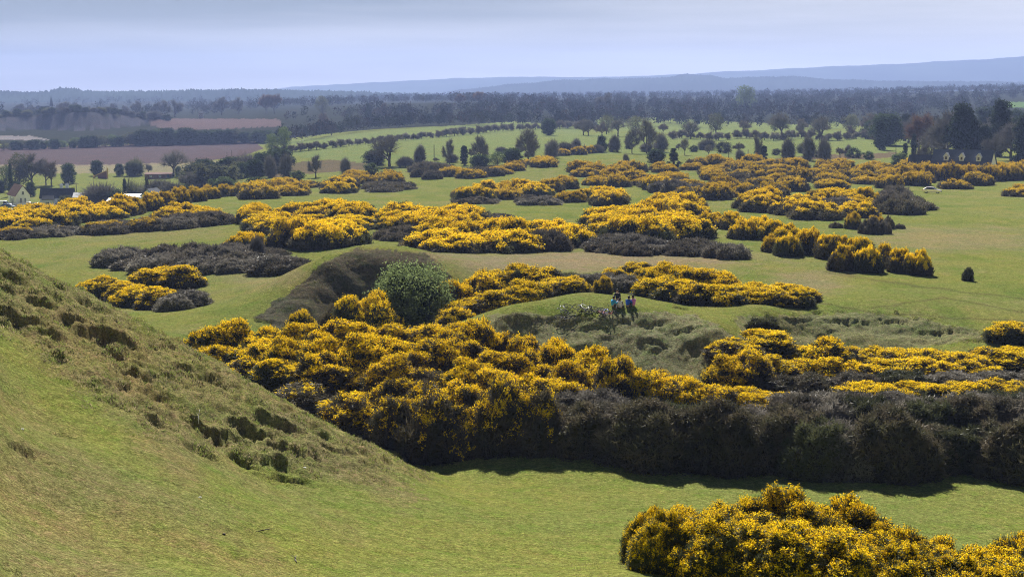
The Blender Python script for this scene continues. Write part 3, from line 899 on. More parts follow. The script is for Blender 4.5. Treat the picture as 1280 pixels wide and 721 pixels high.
TOTAL = {}
def patch(kind, poly, n, h, label, group, seed, over=1.3, wmax=8.5, dark=0.0, darkkind=None, darklabel=None, lean=None):
    spots, area = spread(poly, n, seed, (over, wmax))
    w = min(wmax, over * math.sqrt(area / max(n, 1)))
    r = random.Random(seed)
    for (x, y) in spots:
        ww = w * r.uniform(.82, 1.2); hh = h * r.uniform(.58, 1.08)
        k = kind
        if isinstance(kind, (list, tuple)): k = kind[r.randrange(len(kind))]
        lb, gp = label, group
        if dark and r.random() < dark:
            k = darkkind; hh *= .85; lb = darklabel; gp = darklabel
        put_bush(k, (x, y, H(x, y)), ww, hh, lb, gp)
        TOTAL[k] = TOTAL.get(k, 0) + 1

def poly_band(base, top):
    return base + top[::-1]

# ---- trees
class Twigs:
    def __init__(self, seed):
        self.r = random.Random(seed); self.mb = MB(); self.tips = []
    def grow(self, p, d, ln, rad, lv, maxlv, kids, spread_, up):
        r = self.r
        q = p + d * ln
        mid = p + d * ln * .5 + Vector((r.uniform(-1, 1), r.uniform(-1, 1), 0)) * ln * .06
        n = 6 if lv < 2 else (4 if lv < 3 else 3)
        self.mb.tube(p, mid, rad, rad * .86, n); self.mb.tube(mid, q, rad * .86, rad * .68, n)
        if lv >= 2: self.tips.append((p, q, d))
        if lv >= maxlv: return
        nk = kids if lv else kids + 1
        for k in range(nk):
            an = 2 * math.pi * (k + r.uniform(-.3, .3)) / nk
            ax = d.orthogonal().normalized()
            ax.rotate(Matrix.Rotation(an, 3, d))
            s = spread_ * r.uniform(.6, 1.25) * (.25 if k == 0 else 1.1)
            nd = (d * math.cos(s) + ax * math.sin(s) + Vector((0, 0, up))).normalized()
            st = q if k < 1 else p + (q - p) * r.uniform(.35 if lv else .55, 1.0)
            self.grow(st, nd, ln * r.uniform(.62, .86), rad * .62, lv + 1, maxlv, kids, spread_, up)

def tree_bare(seed, Hh, trunk, lv, kids, spr, up, tw, twn, twl, twig_mat, lean=0.0, first=.26):
    t = Twigs(seed)
    t.grow(Vector((0, 0, -.3)), Vector((lean, 0, 1)).normalized(), Hh * first, trunk, 0, lv, kids, spr, up)
    zs = max(q.z for _, q, _ in t.tips)
    k = Hh / (zs + twl * .5)
    rs = np.random.RandomState(seed)
    P0 = np.array([tuple(a) for a, b, c in t.tips]); P1 = np.array([tuple(b) for a, b, c in t.tips]); D = np.array([tuple(c) for a, b, c in t.tips])
    idx = np.repeat(np.arange(len(P0)), twn)
    base = P0[idx] + (P1 - P0)[idx] * rs.uniform(.1, 1.0, (len(idx), 1))
    d = unit(D[idx] + .9 * rs.randn(len(idx), 3) + np.array((0, 0, .25)))
    v, f = spike_tris(rs, base, d, twl, tw)
    v = v * k
    trunk_me = bpy.data.meshes.new('trunk')
    trunk_me.from_pydata([tuple(Vector(p) * k) for p in t.mb.v], [], t.mb.f); trunk_me.materials.append(M['bark'])
    for p_ in trunk_me.polygons: p_.use_smooth = True
    return trunk_me, np_mesh('crown', v, f, [twig_mat])

def crown_lobes(rs, Hh, W, base, nl, shape):
    C = []; Rr = []
    for k in range(nl):
        t = (k + .5) / nl
        z = base + (Hh - base) * (t ** .9)
        if shape == 'cone': prof = (1 - t) * .95 + .10
        elif shape == 'column': prof = math.sin(math.pi * min(1, .18 + t * .8)) ** .5 * .8
        else: prof = math.sin(math.pi * (.16 + .76 * t)) ** .7
        rad = W / 2 * prof
        an = k * 2.399 + rs.uniform(-.4, .4)
        rr = W * rs.uniform(.11, .25) * (.75 if shape == 'cone' else 1)
        off = max(0, rad - rr * .6) * rs.uniform(.45, 1.2)
        C.append((off * math.cos(an), off * math.sin(an), min(z, Hh - rr * .8))); Rr.append((rr, rr, rr * rs.uniform(.75, 1.1)))
    return np.array(C), np.array(Rr)

def tree_leafy(seed, Hh, W, base, nl, nleaf, ls, lm, shape='round', trunk=.25, hull=.62, nohull=False):
    rs = np.random.RandomState(seed)
    C, Rr = crown_lobes(rs, Hh, W, base, nl, shape)
    p, nrm, lob = shell_points(rs, C, Rr, nleaf, zmin=-.2, keep=.75)
    nz = noise3(p, 2.2 / W * 2, seed)
    ok = nz > -.55
    p, nrm = p[ok], nrm[ok]
    p = p + nrm * (Rr.mean() * (.55 * nz[ok] - .05))[:, None] - nrm * rs.uniform(0, .35, (len(p), 1)) * Rr.mean() + .04 * W * rs.randn(*p.shape)
    v, f = leaf_quads(rs, p, ls, nrm * .6, .8)
    V = [v]; F = [f]; mi = [np.zeros(len(f))]
    if not nohull:
        v2, f2 = hull_mesh(C, Rr, hull, 7, 4, rs); V.append(v2); F.append(f2 + len(v)); mi.append(np.ones(len(f2)))
    crown = np_mesh('crown', np.concatenate(V), [np.concatenate(F)], [lm, M['leaf_dark']], np.concatenate(mi))
    mb = MB(); mb.tube((0, 0, -.4), (0, 0, base + (Hh - base) * .35), trunk, trunk * .6, 7)
    for c in C[::2]:
        mb.tube((0, 0, base * rs.uniform(.7, 1.1)), c, trunk * .4, trunk * .12, 5)
    tm = bpy.data.meshes.new('trunk'); tm.from_pydata(mb.v, [], mb.f); tm.materials.append(M['bark'])
    return tm, crown

TREE = {}
def tp(key, geo, h): TREE.setdefault(key, []).append((geo, h))
for s in range(4): tp('bare', tree_bare(200 + s, 12, .34, 4, 3, .68, .07, .12, 22, 1.6, M['twig_brown'] if s % 2 else M['twig_grey']), 12)
for s in range(2): tp('open_bare', tree_bare(220 + s, 10, .26, 4, 3, .58, .10, .06, 12, 1.4, M['twig_grey'], first=.20), 10)
for s in range(3): tp('scrub', tree_bare(230 + s, 6, .10, 3, 4, .75, .02, .10, 34, 1.2, M['twig_grey'] if s != 1 else M['leaf_pale'], first=.12), 6)
for s in range(4): tp('budding', tree_leafy(240 + s, 10, 7.5, 1.6, 20, 4600, .34, M['leaf_pale'] if s % 2 else M['leaf_green'], 'round', .26, .5, True), 10)
for s in range(3): tp('ever', tree_leafy(250 + s, 7, 6.0, .3, 22, 5200, .34, M['leaf_ever'], 'round', .3), 7)
for s in range(3): tp('tall_ever', tree_leafy(260 + s, 14, 6.0, .6, 28, 6000, .46, M['leaf_dark'], 'column', .35), 14)
for s in range(2): tp('conifer', tree_leafy(270 + s, 12, 5.5, .6, 26, 4000, .42, M['leaf_dark'], 'cone', .25), 12)
for s in range(2): tp('reddish', tree_bare(280 + s, 12, .30, 4, 3, .5, .12, .14, 26, 1.6, M['twig_red']), 12)
for s in range(4): tp('hedge', tree_bare(290 + s, 4.0, .14, 3, 4, .8, .0, .09, 22, .9, M['twig_brown'] if s % 2 else M['heath_grey'], first=.30), 4)
for s in range(3): tp('shrub', tree_leafy(300 + s, 4, 5.0, .2, 12, 2600, .30, [M['leaf_green'], M['leaf_pale'], M['leaf_ever']][s], 'round', .12), 4)

NAMES = {'bare': ('bare_tree', 'tree'), 'open_bare': ('bare_tree', 'tree'), 'scrub': ('scrub_tree', 'small tree'), 'budding': ('budding_tree', 'tree'), 'ever': ('evergreen_tree', 'tree'),
         'tall_ever': ('ivy_clad_tree', 'tree'), 'conifer': ('conifer_tree', 'tree'), 'reddish': ('reddish_tree', 'tree'), 'hedge': ('hedgerow_tree', 'hedge tree'), 'shrub': ('green_shrub', 'shrub')}
def put_tree(kind, loc, h, label, group=None, w=1.0, idx=None):
    (tm, cm), ph = TREE[kind][rng.randrange(len(TREE[kind])) if idx is None else idx]
    nm, cat = NAMES[kind]
    r = empty(nm, loc, rng.uniform(0, 6.28))
    k = h / ph
    r.scale = (k * w, k * w, k)
    tag(r, label, cat, group)
    link('trunk', tm, r); link('crown', cm, r)
    return r

def tree_px(kind, px, base, top, label, group=None, w=1.0, Y=None, idx=None):
    """a tree whose foot and top the photograph shows at these pixels"""
    p = ground(px, base) if Y is None else stand(px, Y)
    h = (base - top) / px_m(p.y) if Y is None else max(1.0, zat(px, top, Y) - p.z)
    return put_tree(kind, p, h, label, group, w, idx)

# ------------------------------------------------------------------ gorse: close bush bottom right
def one(kind, px, Y, top, w, label, group, idx=None, zoff=0, h=None, name=None):
    p = stand(px, Y)
    hh = h or max(1.5, zat(px, top, Y) - p.z)
    return put_bush(kind, p, w, hh, label, group, name, idx=idx)

CL = 'yellow gorse bush clustered at the bottom right corner, nearest the viewer'
for px, Y, top, w in ((860, 36, 668, 2.3), (915, 37, 636, 3.4), (992, 37.5, 617, 3.7), (1068, 38, 628, 3.5), (1128, 37, 658, 3.0), (1190, 36.5, 682, 2.9), (1248, 37, 687, 3.1), (838, 32.0, 706, 1.7), (900, 31.5, 696, 2.6), (980, 31.0, 690, 2.8), (1060, 31.0, 692, 2.8), (1140, 31.0, 704, 2.6), (1215, 31.0, 708, 2.6), (1290, 31.0, 708, 2.6),
                      (868, 33.5, 690, 2.8), (955, 34, 664, 3.2), (1045, 34, 670, 3.2), (1110, 34, 690, 3.0), (1270, 34, 700, 3.0), (822, 34.5, 698, 1.5), (1310, 37.5, 672, 3.0)):
    one('close', px, Y, top, w, CL, 'gorse bushes nearest the viewer')

# ------------------------------------------------------------------ gorse: the long thicket below the mound
LG = 'long gorse thicket across the middle'
LB = 'yellow blooming gorse bush in the long thicket below the mound with bicycles'
LS = 'gorse bush with sparse yellow bloom and bare woody base facing the near turf'
LD = 'dark flowerless bush in the broad band below the second bank of yellow gorse'
def top_long(px):
    return np.interp(px, [230, 250, 300, 370, 460, 540, 600, 640, 700, 760, 800, 880, 930, 975], [414, 411, 406, 400, 399, 400, 402, 416, 428, 440, 455, 470, 482, 494])
row = random.Random(3)
# crest row, then rows stepping down towards the viewer
for px in range(252, 975, 40):
    Y = np.interp(px, [250, 400, 600, 760, 980], [102, 99, 96, 93, 90]) + row.uniform(-1, 1)
    one('long', px + row.uniform(-8, 8), Y, top_long(px) + row.uniform(-4, 10), row.uniform(3.6, 4.8), LB, LG)
for px in range(270, 800, 44):
    Y = np.interp(px, [250, 400, 600, 800], [98, 94, 91.5, 88.5]) + row.uniform(-1, 1)
    one('long', px + row.uniform(-8, 8), Y, top_long(px) + np.interp(px, [250, 500, 800], [14, 22, 16]) + row.uniform(-3, 12), row.uniform(3.4, 4.6), LB, LG)
for px in range(300, 760, 46):
    Y = np.interp(px, [300, 450, 640, 760], [93.5, 89.5, 87, 85]) + row.uniform(-1, 1)
    one(('long' if row.random() < .72 else 'sparse'), px + row.uniform(-8, 8), Y, top_long(px) + np.interp(px, [250, 500, 800], [40, 50, 34]) + row.uniform(-3, 14), row.uniform(3.4, 4.4), LB, LG)
for px in range(380, 740, 50):
    Y = np.interp(px, [380, 520, 740], [88, 83.5, 82]) + row.uniform(-1, 1)
    one(('long' if row.random() < .4 else 'sparse'), px + row.uniform(-8, 8), Y, top_long(px) + 82 + row.uniform(-10, 14), row.uniform(3.4, 4.4), LS, LG)
for px in range(440, 700, 46):
    Y = np.interp(px, [440, 540, 740], [83, 79.5, 79]) + row.uniform(-.6, .6)
    one('sparse', px + row.uniform(-6, 6), Y, (502 if px < 600 else 490) + row.uniform(-14, 14), row.uniform(3.2, 4.2), LS, LG)
for px in range(770, 985, 34):
    one('long', px + row.uniform(-6, 6), 86.5 + row.uniform(-.6, .6), top_long(px) + row.uniform(7, 13), row.uniform(3.4, 4.2), LB, LG)
# dark band to the right
for px in range(690, 1340, 43):
    Y = np.interp(px, [690, 850, 1000, 1180, 1340], [79.5, 77.4, 76.2, 75.4, 75.5]) + row.uniform(-1.3, 1.2)
    if 1225 < px < 1250: Y += 3
    one('dark', px + row.uniform(-8, 8), Y, np.interp(px, [690, 850, 960, 1300], [506, 506, 518, 526]) + row.uniform(-8, 14), row.uniform(4.0, 5.4), LD, 'dark band of flowerless bushes')
for px in range(720, 1340, 46):
    Y = np.interp(px, [720, 900, 1340], [83.5, 81, 80]) + row.uniform(-1, 1)
    one('dark', px + row.uniform(-8, 8), Y, np.interp(px, [700, 800, 900, 960, 1010, 1340], [486, 496, 505, 506, 496, 500]) + row.uniform(-2, 7), row.uniform(3.8, 4.8), LD, 'dark band of flowerless bushes')
for px in range(985, 1340, 48):
    Y = 87 + row.uniform(-1.5, 1.5)
    one('dark', px + row.uniform(-8, 8), Y, np.interp(px, [900, 1000, 1100, 1340], [482, 486, 490, 490]) + row.uniform(-3, 9), row.uniform(3.8, 4.8), LD, 'dark band of flowerless bushes')
one('dark', 1255, 74.6, 565, 2.0, 'small rounded grey bush at the right end of the dark band', 'dark band of flowerless bushes')
# second bank of gorse on the right
NB = 'yellow gorse bush in the right bank between the dark band and the low scarp'
NL_ = 'yellow gorse bush in the nearer right strip emerging from the dark band'
for px in (915, 940):
    one('long', px, 96.5, 447 if px < 930 else 440, 3.8, NB, 'right bank of gorse')
for px in range(968, 1340, 34):
    one('long', px + row.uniform(-8, 8), 104 + row.uniform(-1.5, 1.5), np.interp(px, [905, 940, 1000, 1060, 1120, 1200, 1340], [450, 437, 428, 424, 432, 437, 440]) + row.uniform(-2, 7), row.uniform(4, 5.2), NB, 'right bank of gorse')
for px in range(925, 1230, 38):
    one('long', px + row.uniform(-8, 8), 99.5 + row.uniform(-1, 1), np.interp(px, [905, 1000, 1060, 1200], [462, 446, 448, 462]) + row.uniform(-2, 8), row.uniform(3.8, 4.8), NB, 'right bank of gorse')
for px in range(1085, 1340, 34):
    one('long', px + row.uniform(-6, 6), 92 + row.uniform(-.8, .8), np.interp(px, [1070, 1130, 1200, 1270, 1340], [494, 480, 477, 490, 488]) + row.uniform(-2, 6), row.uniform(3.4, 4.4), NL_, 'right strip of gorse')
for px in range(960, 1340, 60):
    one('dark', px, 95.5, np.interp(px, [960, 1100, 1340], [476, 474, 458]) + row.uniform(-3, 5), 4.4, 'dark low bush in the hollow between the two right banks of gorse', 'dark bushes between the right banks')
one('dark', 957, 108, 426, 3.0, 'single dark round bush at the left end of the right gorse bank, below the mound', None)
one('long', 1275, 113, 412, 4.4, 'round gorse bush cut by the right edge beside the low scarp', None, idx=3)

# ------------------------------------------------------------------ gorse: centre group round the green willow
KB = 'gorse bush in the group right of the round green willow, behind the mound'
for px, Y, top, w in ((560, 128, 356, 5), (600, 128, 345, 5.5), (640, 130, 334, 5.5), (675, 131, 334, 5.5), (700, 129, 348, 4.6), (590, 121, 372, 5), (620, 119, 364, 5), (655, 120, 352, 5), (690, 122, 360, 4.6), (715, 120, 376, 3.4), (570, 116, 384, 3.6), (610, 134, 338, 5)):
    one('long', px, Y, top, w, KB, 'gorse right of the willow')
for px, Y, top, w in ((440, 118, 375, 4.8), (466, 118, 372, 4.8), (415, 119, 386, 3.6), (372, 116, 390, 3.2)):
    one('long' if px != 415 else 'dark', px, Y, top, w, 'small gorse bush at the foot of the bare-sided left mound' if px != 415 else 'low dark bush at the foot of the bare-sided left mound', 'bushes at the foot of the left mound')
for px, Y, top in ((712, 131, 342), (735, 130, 346), (760, 131, 347), (778, 130, 345)):
    one('dark', px, Y, top, 3.8, 'dark low bush directly behind the bicycles', 'dark bushes behind the bicycles')
one('long', 770, 133, 336, 3.4, 'upright gorse bush at the end of the dark bushes behind the picnickers', None, idx=2)
one('long', 755, 116, 381, 1.6, 'small low gorse beside the bicycles, left of the picnickers', None, idx=3)
EB = 'gorse bush in the compact clump behind the picnickers on their right'
for px, Y, top, w in ((812, 136, 335, 4.6), (832, 134, 331, 4.8), (856, 132, 334, 5), (884, 131, 338, 5), (905, 130, 343, 4.6), (822, 126, 346, 4.4), (848, 124, 350, 4.8), (876, 122, 353, 4.8), (903, 121, 356, 4.4), (935, 128, 353, 4.6), (960, 128, 355, 4.6), (985, 128, 354, 4.6), (1004, 128, 360, 3.8), (938, 123, 362, 4), (968, 123, 363, 4), (996, 124, 366, 3.6), (798, 143, 333, 4)):
    one('long', px, Y, top, w, EB, 'gorse clump behind the picnickers')

# ------------------------------------------------------------------ gorse: left group under the slope's skyline
CB = 'gorse bush in the small group just over the skyline of the left slope'
one('long', 190, 158, 334, 6.0, CB, 'gorse group over the left slope', idx=3)
one('long', 222, 157, 333, 5.4, CB, 'gorse group over the left slope', idx=0)
for px, Y, top, w in ((125, 151, 347, 5), (150, 149, 353, 4.4), (165, 143, 358, 4.8), (195, 140, 360, 4.6), (110, 152, 350, 4)):
    one('long', px, Y, top, w, CB, 'gorse group over the left slope')
one('dark', 232, 139, 362, 4.4, 'bare grey bush at the right end of the left gorse group', None, idx=1)
one('dark', 212, 136, 372, 3.6, 'low grey bush in front of the left gorse group', None, idx=3)

# ------------------------------------------------------------------ middle distance patches (footprints outlined on the ground)
patch('middark', [(112, 330), (200, 322), (275, 315), (380, 320), (392, 330), (330, 342), (240, 343), (185, 343), (170, 335)], 17, 1.9,
      'dark flowerless bush in the broad low patch on the left of the common', 'dark patch on the left', 1, over=1.5)
patch('mid', [(275, 314), (325, 309), (330, 312), (285, 318)], 3, 2.0, 'brownish gorse at the top edge of the broad dark patch', 'gorse above the dark patch', 2)
patch('mid', [(335, 309), (345, 296), (400, 293), (440, 297), (450, 306), (400, 312), (360, 313)], 6, 3.0, 'gorse bush in the dark-fronted clump above the left mound', 'gorse clump above the left mound', 3)
one('small', 455, 187, 303, 1.2, 'tiny round dark bush alone on the grass above the left mound', None)
patch('mid', [(310, 288), (330, 272), (420, 268), (462, 272), (462, 290), (400, 296), (340, 298)], 14, 2.4, 'bright gorse bush in the wide bank left of the small green shrub', 'bank left of the green shrub', 4)
patch('mid', [(465, 286), (480, 272), (560, 271), (602, 277), (600, 288), (540, 292), (500, 290)], 10, 2.5, 'gorse bush in the bank right of the small green shrub', 'bank right of the green shrub', 5)
patch('middark', [(466, 297), (500, 292), (532, 294), (528, 301), (490, 302)], 4, 1.5, 'low dark bush on the grass below the small green shrub', 'dark bushes below the green shrub', 6)
patch('middark', [(600, 274), (628, 271), (630, 277), (606, 279)], 2, 1.4, 'low dark bush at the right tip of the middle bank', 'dark bushes at the bank tip', 7)
patch('mid', [(520, 310), (530, 295), (600, 291), (690, 293), (738, 300), (735, 312), (640, 316), (560, 316)], 15, 2.7, 'gorse bush in the long clump above the pale dry strip', 'long clump above the dry strip', 8, dark=.10, darkkind='middark', darklabel='dark bush at the front of the long clump above the dry strip')
patch('middark', [(735, 310), (760, 302), (840, 310), (935, 321), (930, 325), (850, 322), (760, 319)], 13, 1.6, 'dark bush in the thin tail running right above the pale dry strip', 'dark tail above the dry strip', 9, over=1.6)
patch('mid', [(730, 281), (760, 272), (830, 280), (886, 290), (885, 300), (830, 303), (770, 304), (745, 296)], 12, 3.0, 'gorse bush in the clump of rounded bushes at the centre of the common', 'rounded clump at the centre', 10)
patch('mid', [(804, 266), (815, 258), (860, 260), (884, 270), (870, 275), (820, 274)], 6, 3.0, 'gorse bush in the oval clump below the big gorse field', 'oval clump', 11)
patch('mid', [(690, 254), (720, 247), (765, 247), (784, 255), (770, 260), (720, 259)], 5, 2.8, 'gorse bush in the small clump with a dark tail on its left', 'small clump with dark tail', 12)
patch('middark', [(645, 253), (690, 248), (710, 251), (690, 257), (655, 257)], 4, 1.5, 'dark bush in the tail left of the small gorse clump', 'dark tail of the small clump', 13)
patch('mid', [(562, 248), (600, 241), (660, 238), (720, 234), (722, 240), (660, 247), (630, 251), (580, 256)], 10, 2.9, 'gorse bush in the clump with a grey front on the upper grass', 'clump with grey front', 14)
patch('middark', [(560, 253), (590, 249), (625, 252), (600, 256)], 3, 2.0, 'grey bush along the front of the upper clump', 'grey front of the upper clump', 15)
IB = 'gorse bush in the diagonal line running down to the right across the common'
for px, base, wpx, hpx in ((890, 285, 40, 15), (915, 288, 40, 16), (945, 294, 44, 18), (930, 300, 40, 18), (965, 302, 44, 20), (985, 308, 40, 20), (985, 322, 36, 22), (1010, 320, 40, 26), (965, 317, 28, 18), (1035, 325, 36, 24), (1052, 340, 34, 26), (1050, 322, 30, 20), (1085, 342, 38, 26), (1075, 326, 40, 22), (1105, 336, 34, 24), (1125, 342, 36, 24), (1147, 345, 36, 24)):
    p = ground(px, base - 2); k = px_m(p.y)
    put_bush('mid', p, wpx / k, hpx / k * 1.05, IB, 'diagonal line of gorse')
GP = 'gorse bush in the small separate group on the right of the plain'
for px, base, wpx, hpx, kd in ((1066, 287, 22, 18, 'mid'), (1088, 293, 30, 18, 'middark'), (1105, 293, 18, 14, 'middark'), (1110, 287, 16, 14, 'middark'), (1045, 286, 18, 7, 'middark'), (1094, 286, 24, 13, 'mid'), (1125, 287, 14, 6, 'middark')):
    p = ground(px, base - 1); k = px_m(p.y)
    put_bush(kd, p, wpx / k, hpx / k, GP if kd == 'mid' else 'dark bush in the small separate group on the right of the plain', 'small group on the right of the plain')
# the lone upright bush
p = ground(1210, 351); k = px_m(p.y)
put_bush('small', p, 15 / k, 21 / k, 'small dark upright bush alone on the open grass at right', None, idx=0)

# ------------------------------------------------------------------ the big gorse field on the right
JL = 'big gorse field'
patch('far', [(716, 215), (780, 211), (835, 212), (845, 216), (780, 219), (722, 222)], 8, 2.8, 'gorse bush in the back left strip of the big gorse field', JL + ' back strip', 20, dark=.1, darkkind='fardark', darklabel='dark bush in the back left strip of the big gorse field')
patch('far', [(728, 232), (760, 222), (850, 222), (862, 236), (800, 236)], 13, 2.8, 'gorse bush in the front left lobe of the big gorse field', JL + ' left lobe', 21, dark=.12, darkkind='fardark', darklabel='dark bush in the front left lobe of the big gorse field')
patch(['far', 'far', 'midlow'], [(850, 210), (900, 204), (960, 206), (1010, 212), (1040, 222), (1060, 236), (1000, 240), (930, 236), (880, 226)], 34, 2.9, 'gorse bush in the wide heart of the big gorse field', JL + ' heart', 22, dark=.14, darkkind='fardark', darklabel='dark bush in the wide heart of the big gorse field')
patch(['mid', 'midlow'], [(800, 238), (870, 234), (930, 242), (975, 247), (975, 256), (930, 252), (890, 252), (840, 244)], 12, 3.0, 'gorse bush on the dark front edge of the big gorse field', JL + ' front edge', 23, dark=.18, darkkind='middark', darklabel='dark bush on the front edge of the big gorse field')
patch('mid', [(922, 263), (935, 256), (975, 256), (978, 264), (945, 267)], 5, 2.9, 'gorse bush in the nub below the front edge of the big field', JL + ' nub', 24)
patch(['mid', 'midlow'], [(975, 268), (1000, 256), (1060, 250), (1095, 256), (1092, 272), (1050, 276), (1000, 274)], 13, 2.8, 'gorse bush in the lower right lobe of the big gorse field', JL + ' lower lobe', 25, dark=.15, darkkind='middark', darklabel='dark bush in the lower right lobe of the big gorse field')
patch('fardark', [(1092, 260), (1100, 250), (1130, 246), (1160, 258), (1150, 268), (1110, 270)], 7, 2.6, 'dark bush at the right tip of the lower gorse lobe, nearest the parked car', JL + ' dark tip', 26)
patch('far', [(1010, 212), (1080, 208), (1180, 212), (1300, 211), (1310, 220), (1250, 224), (1240, 236), (1160, 237), (1100, 236), (1050, 226)], 36, 2.9, 'gorse bush in the strip between the dormer house and the parked car', JL + ' house strip', 27, dark=.08, darkkind='fardark', darklabel='dark bush in the strip between dormer house and parked car')
for px in range(1132, 1300, 12):
    one('far', px, 392 + rng.uniform(-4, 4), 210 + rng.uniform(-1, 2), 6.0, 'gorse bush in the row hiding the foot of the dormer house', 'gorse row before the dormer house')
patch('mid', [(1255, 243), (1275, 238), (1310, 238), (1310, 246), (1262, 246)], 4, 2.6, 'gorse bush at the right edge of the plain beyond the parked car', 'gorse at the right edge', 28)

# ------------------------------------------------------------------ far left and far centre strips
patch('mid', [(-20, 290), (0, 276), (70, 272), (90, 282), (60, 290)], 9, 2.6, 'gorse bush at the far left end above the dark strip', 'far left gorse', 30)
patch('mid', [(60, 279), (80, 266), (130, 264), (170, 263), (170, 271), (130, 274), (100, 279)], 10, 2.8, 'gorse bush in the row in front of the slate roofed bungalow', 'gorse before the bungalow', 31)
patch('midlow', [(-10, 297), (60, 289), (150, 283), (285, 275), (290, 280), (200, 288), (100, 293), (0, 299)], 7, 1.7, 'brownish low bush along the dark strip under the far left gorse', 'dark strip on the far left', 32, dark=.75, darkkind='middark', darklabel='dark flowerless bush in the long strip under the far left gorse', over=1.9)
patch('middark', [(-10, 298), (60, 290), (150, 284), (285, 276), (290, 281), (200, 289), (100, 294), (0, 300)], 13, 1.8, 'dark flowerless bush in the long strip under the far left gorse', 'dark flowerless bush in the long strip under the far left gorse', 33, over=1.8)
AL = 'gorse bush in the rounded hedge line climbing right from the white sheds'
for px, base, wpx, hpx in ((150, 270, 34, 20), (168, 268, 26, 16), (190, 264, 30, 16), (207, 260, 26, 15), (225, 257, 26, 16), (245, 253, 26, 14), (262, 250, 26, 13), (282, 247, 26, 12), (300, 246, 22, 12)):
    p = ground(px, base - 1); k = px_m(p.y)
    put_bush('mid', p, wpx / k * 1.1, hpx / k * 1.1, AL, 'rounded gorse hedge line')
patch('mid', [(200, 276), (215, 270), (262, 270), (275, 276), (240, 279)], 5, 2.3, 'gorse bush on the ridge above the dark strip at left', 'gorse above the dark strip', 34)
patch('mid', [(300, 280), (310, 272), (332, 270), (335, 280)], 4, 2.4, 'gorse bush left of the wide bright bank', 'gorse left of the bright bank', 35)
patch('far', [(306, 249), (318, 240), (335, 239), (332, 249)], 3, 2.6, 'gorse bush at the left tip of the upper strip', 'left tip of the upper strip', 36)
patch(['far', 'mid'], [(328, 240), (345, 232), (400, 230), (440, 232), (442, 241), (390, 244), (340, 246)], 11, 2.7, 'gorse bush in the upper strip left of the bare tree', 'upper strip left of the bare tree', 37)
patch('fardark', [(442, 237), (470, 232), (515, 233), (515, 238), (470, 241)], 5, 1.7, 'low grey bush in the tail under the bare tree', 'grey tail under the bare tree', 38)
patch('far', [(420, 230), (430, 222), (500, 222), (502, 230), (460, 231)], 7, 2.6, 'gorse bush at the foot of the bare tree', 'gorse at the foot of the bare tree', 39)
patch('fardark', [(505, 226), (520, 214), (560, 214), (555, 224)], 6, 3.0, 'dark bush between the bare tree and the tall pole', 'dark bushes by the tall pole', 40)
patch('far', [(550, 224), (560, 216), (605, 214), (640, 214), (635, 219), (600, 223)], 7, 2.5, 'gorse bush in the upper strip under the scrub trees', 'upper strip under the scrub trees', 41, dark=.2, darkkind='fardark', darklabel='dark bush in the upper strip under the scrub trees')
patch('far', [(625, 215), (640, 206), (690, 202), (693, 208), (650, 214)], 8, 2.6, 'gorse bush at the right end of the upper strip', 'right end of the upper strip', 42)
patch('far', [(690, 195), (700, 190), (742, 190), (742, 195)], 4, 2.6, 'gorse bush in the small far clump beyond the end of the upper strip', 'small far clump', 43)
print('bushes', TOTAL, len(BUSH_REQ))
build_bushes(295)

# ------------------------------------------------------------------ trees and shrubs that can be told apart
def stand_shrub(kind, px, base, top, wpx, label, group=None, idx=None):
    p = ground(px, base); k = px_m(p.y)
    (geo, ph) = TREE[kind][0 if idx is None else idx]
    h = (base - top) / k
    t = put_tree(kind, p, h, label, group, 1.0, 0 if idx is None else idx)
    bw = max(v.co.x for v in geo[1].vertices) - min(v.co.x for v in geo[1].vertices)
    t.scale.x = t.scale.y = wpx / k / bw
    return t
# the willow in the middle
p = stand(507, 124)
M['leaf_willow'] = mat_leaf('willow_leaves', (.135, .168, .064), (.095, .125, .048), 1.5, .5)
w_ = tree_leafy(400, 4.6, 5.4, .2, 40, 24000, .12, M['leaf_willow'], 'round', .12, .40)
r = empty('willow_bush', p); tag(r, 'big round green willow bush among the gorse in the middle', 'willow bush')
k_ = (zat(507, 336, 124) - p.z) / 4.6
r.scale = (k_ * .95, k_ * .95, k_)
link('trunk', w_[0], r); link('crown', w_[1], r)
stand_shrub('shrub', 502, 273, 253, 30, 'small green shrub between two banks of gorse', idx=1)
stand_shrub('scrub', 322, 326, 296, 30, 'leafless grey shrub standing in the broad dark patch', idx=0)
tree_px('open_bare', 487, 208, 168, 'bare many-limbed tree standing alone in front of the sloping field', idx=0, w=1.25)
stand_shrub('ever', 468, 206, 188, 34, 'dark evergreen beside the foot of the bare many-limbed tree', idx=0)
stand_shrub('shrub', 464, 221, 205, 22, 'round green shrub in front of the dark evergreen', idx=0)
stand_shrub('scrub', 432, 217, 198, 20, 'thin leafless shrub left of the round green shrub', idx=0)
SC = 'scrub trees right of the tall pole'
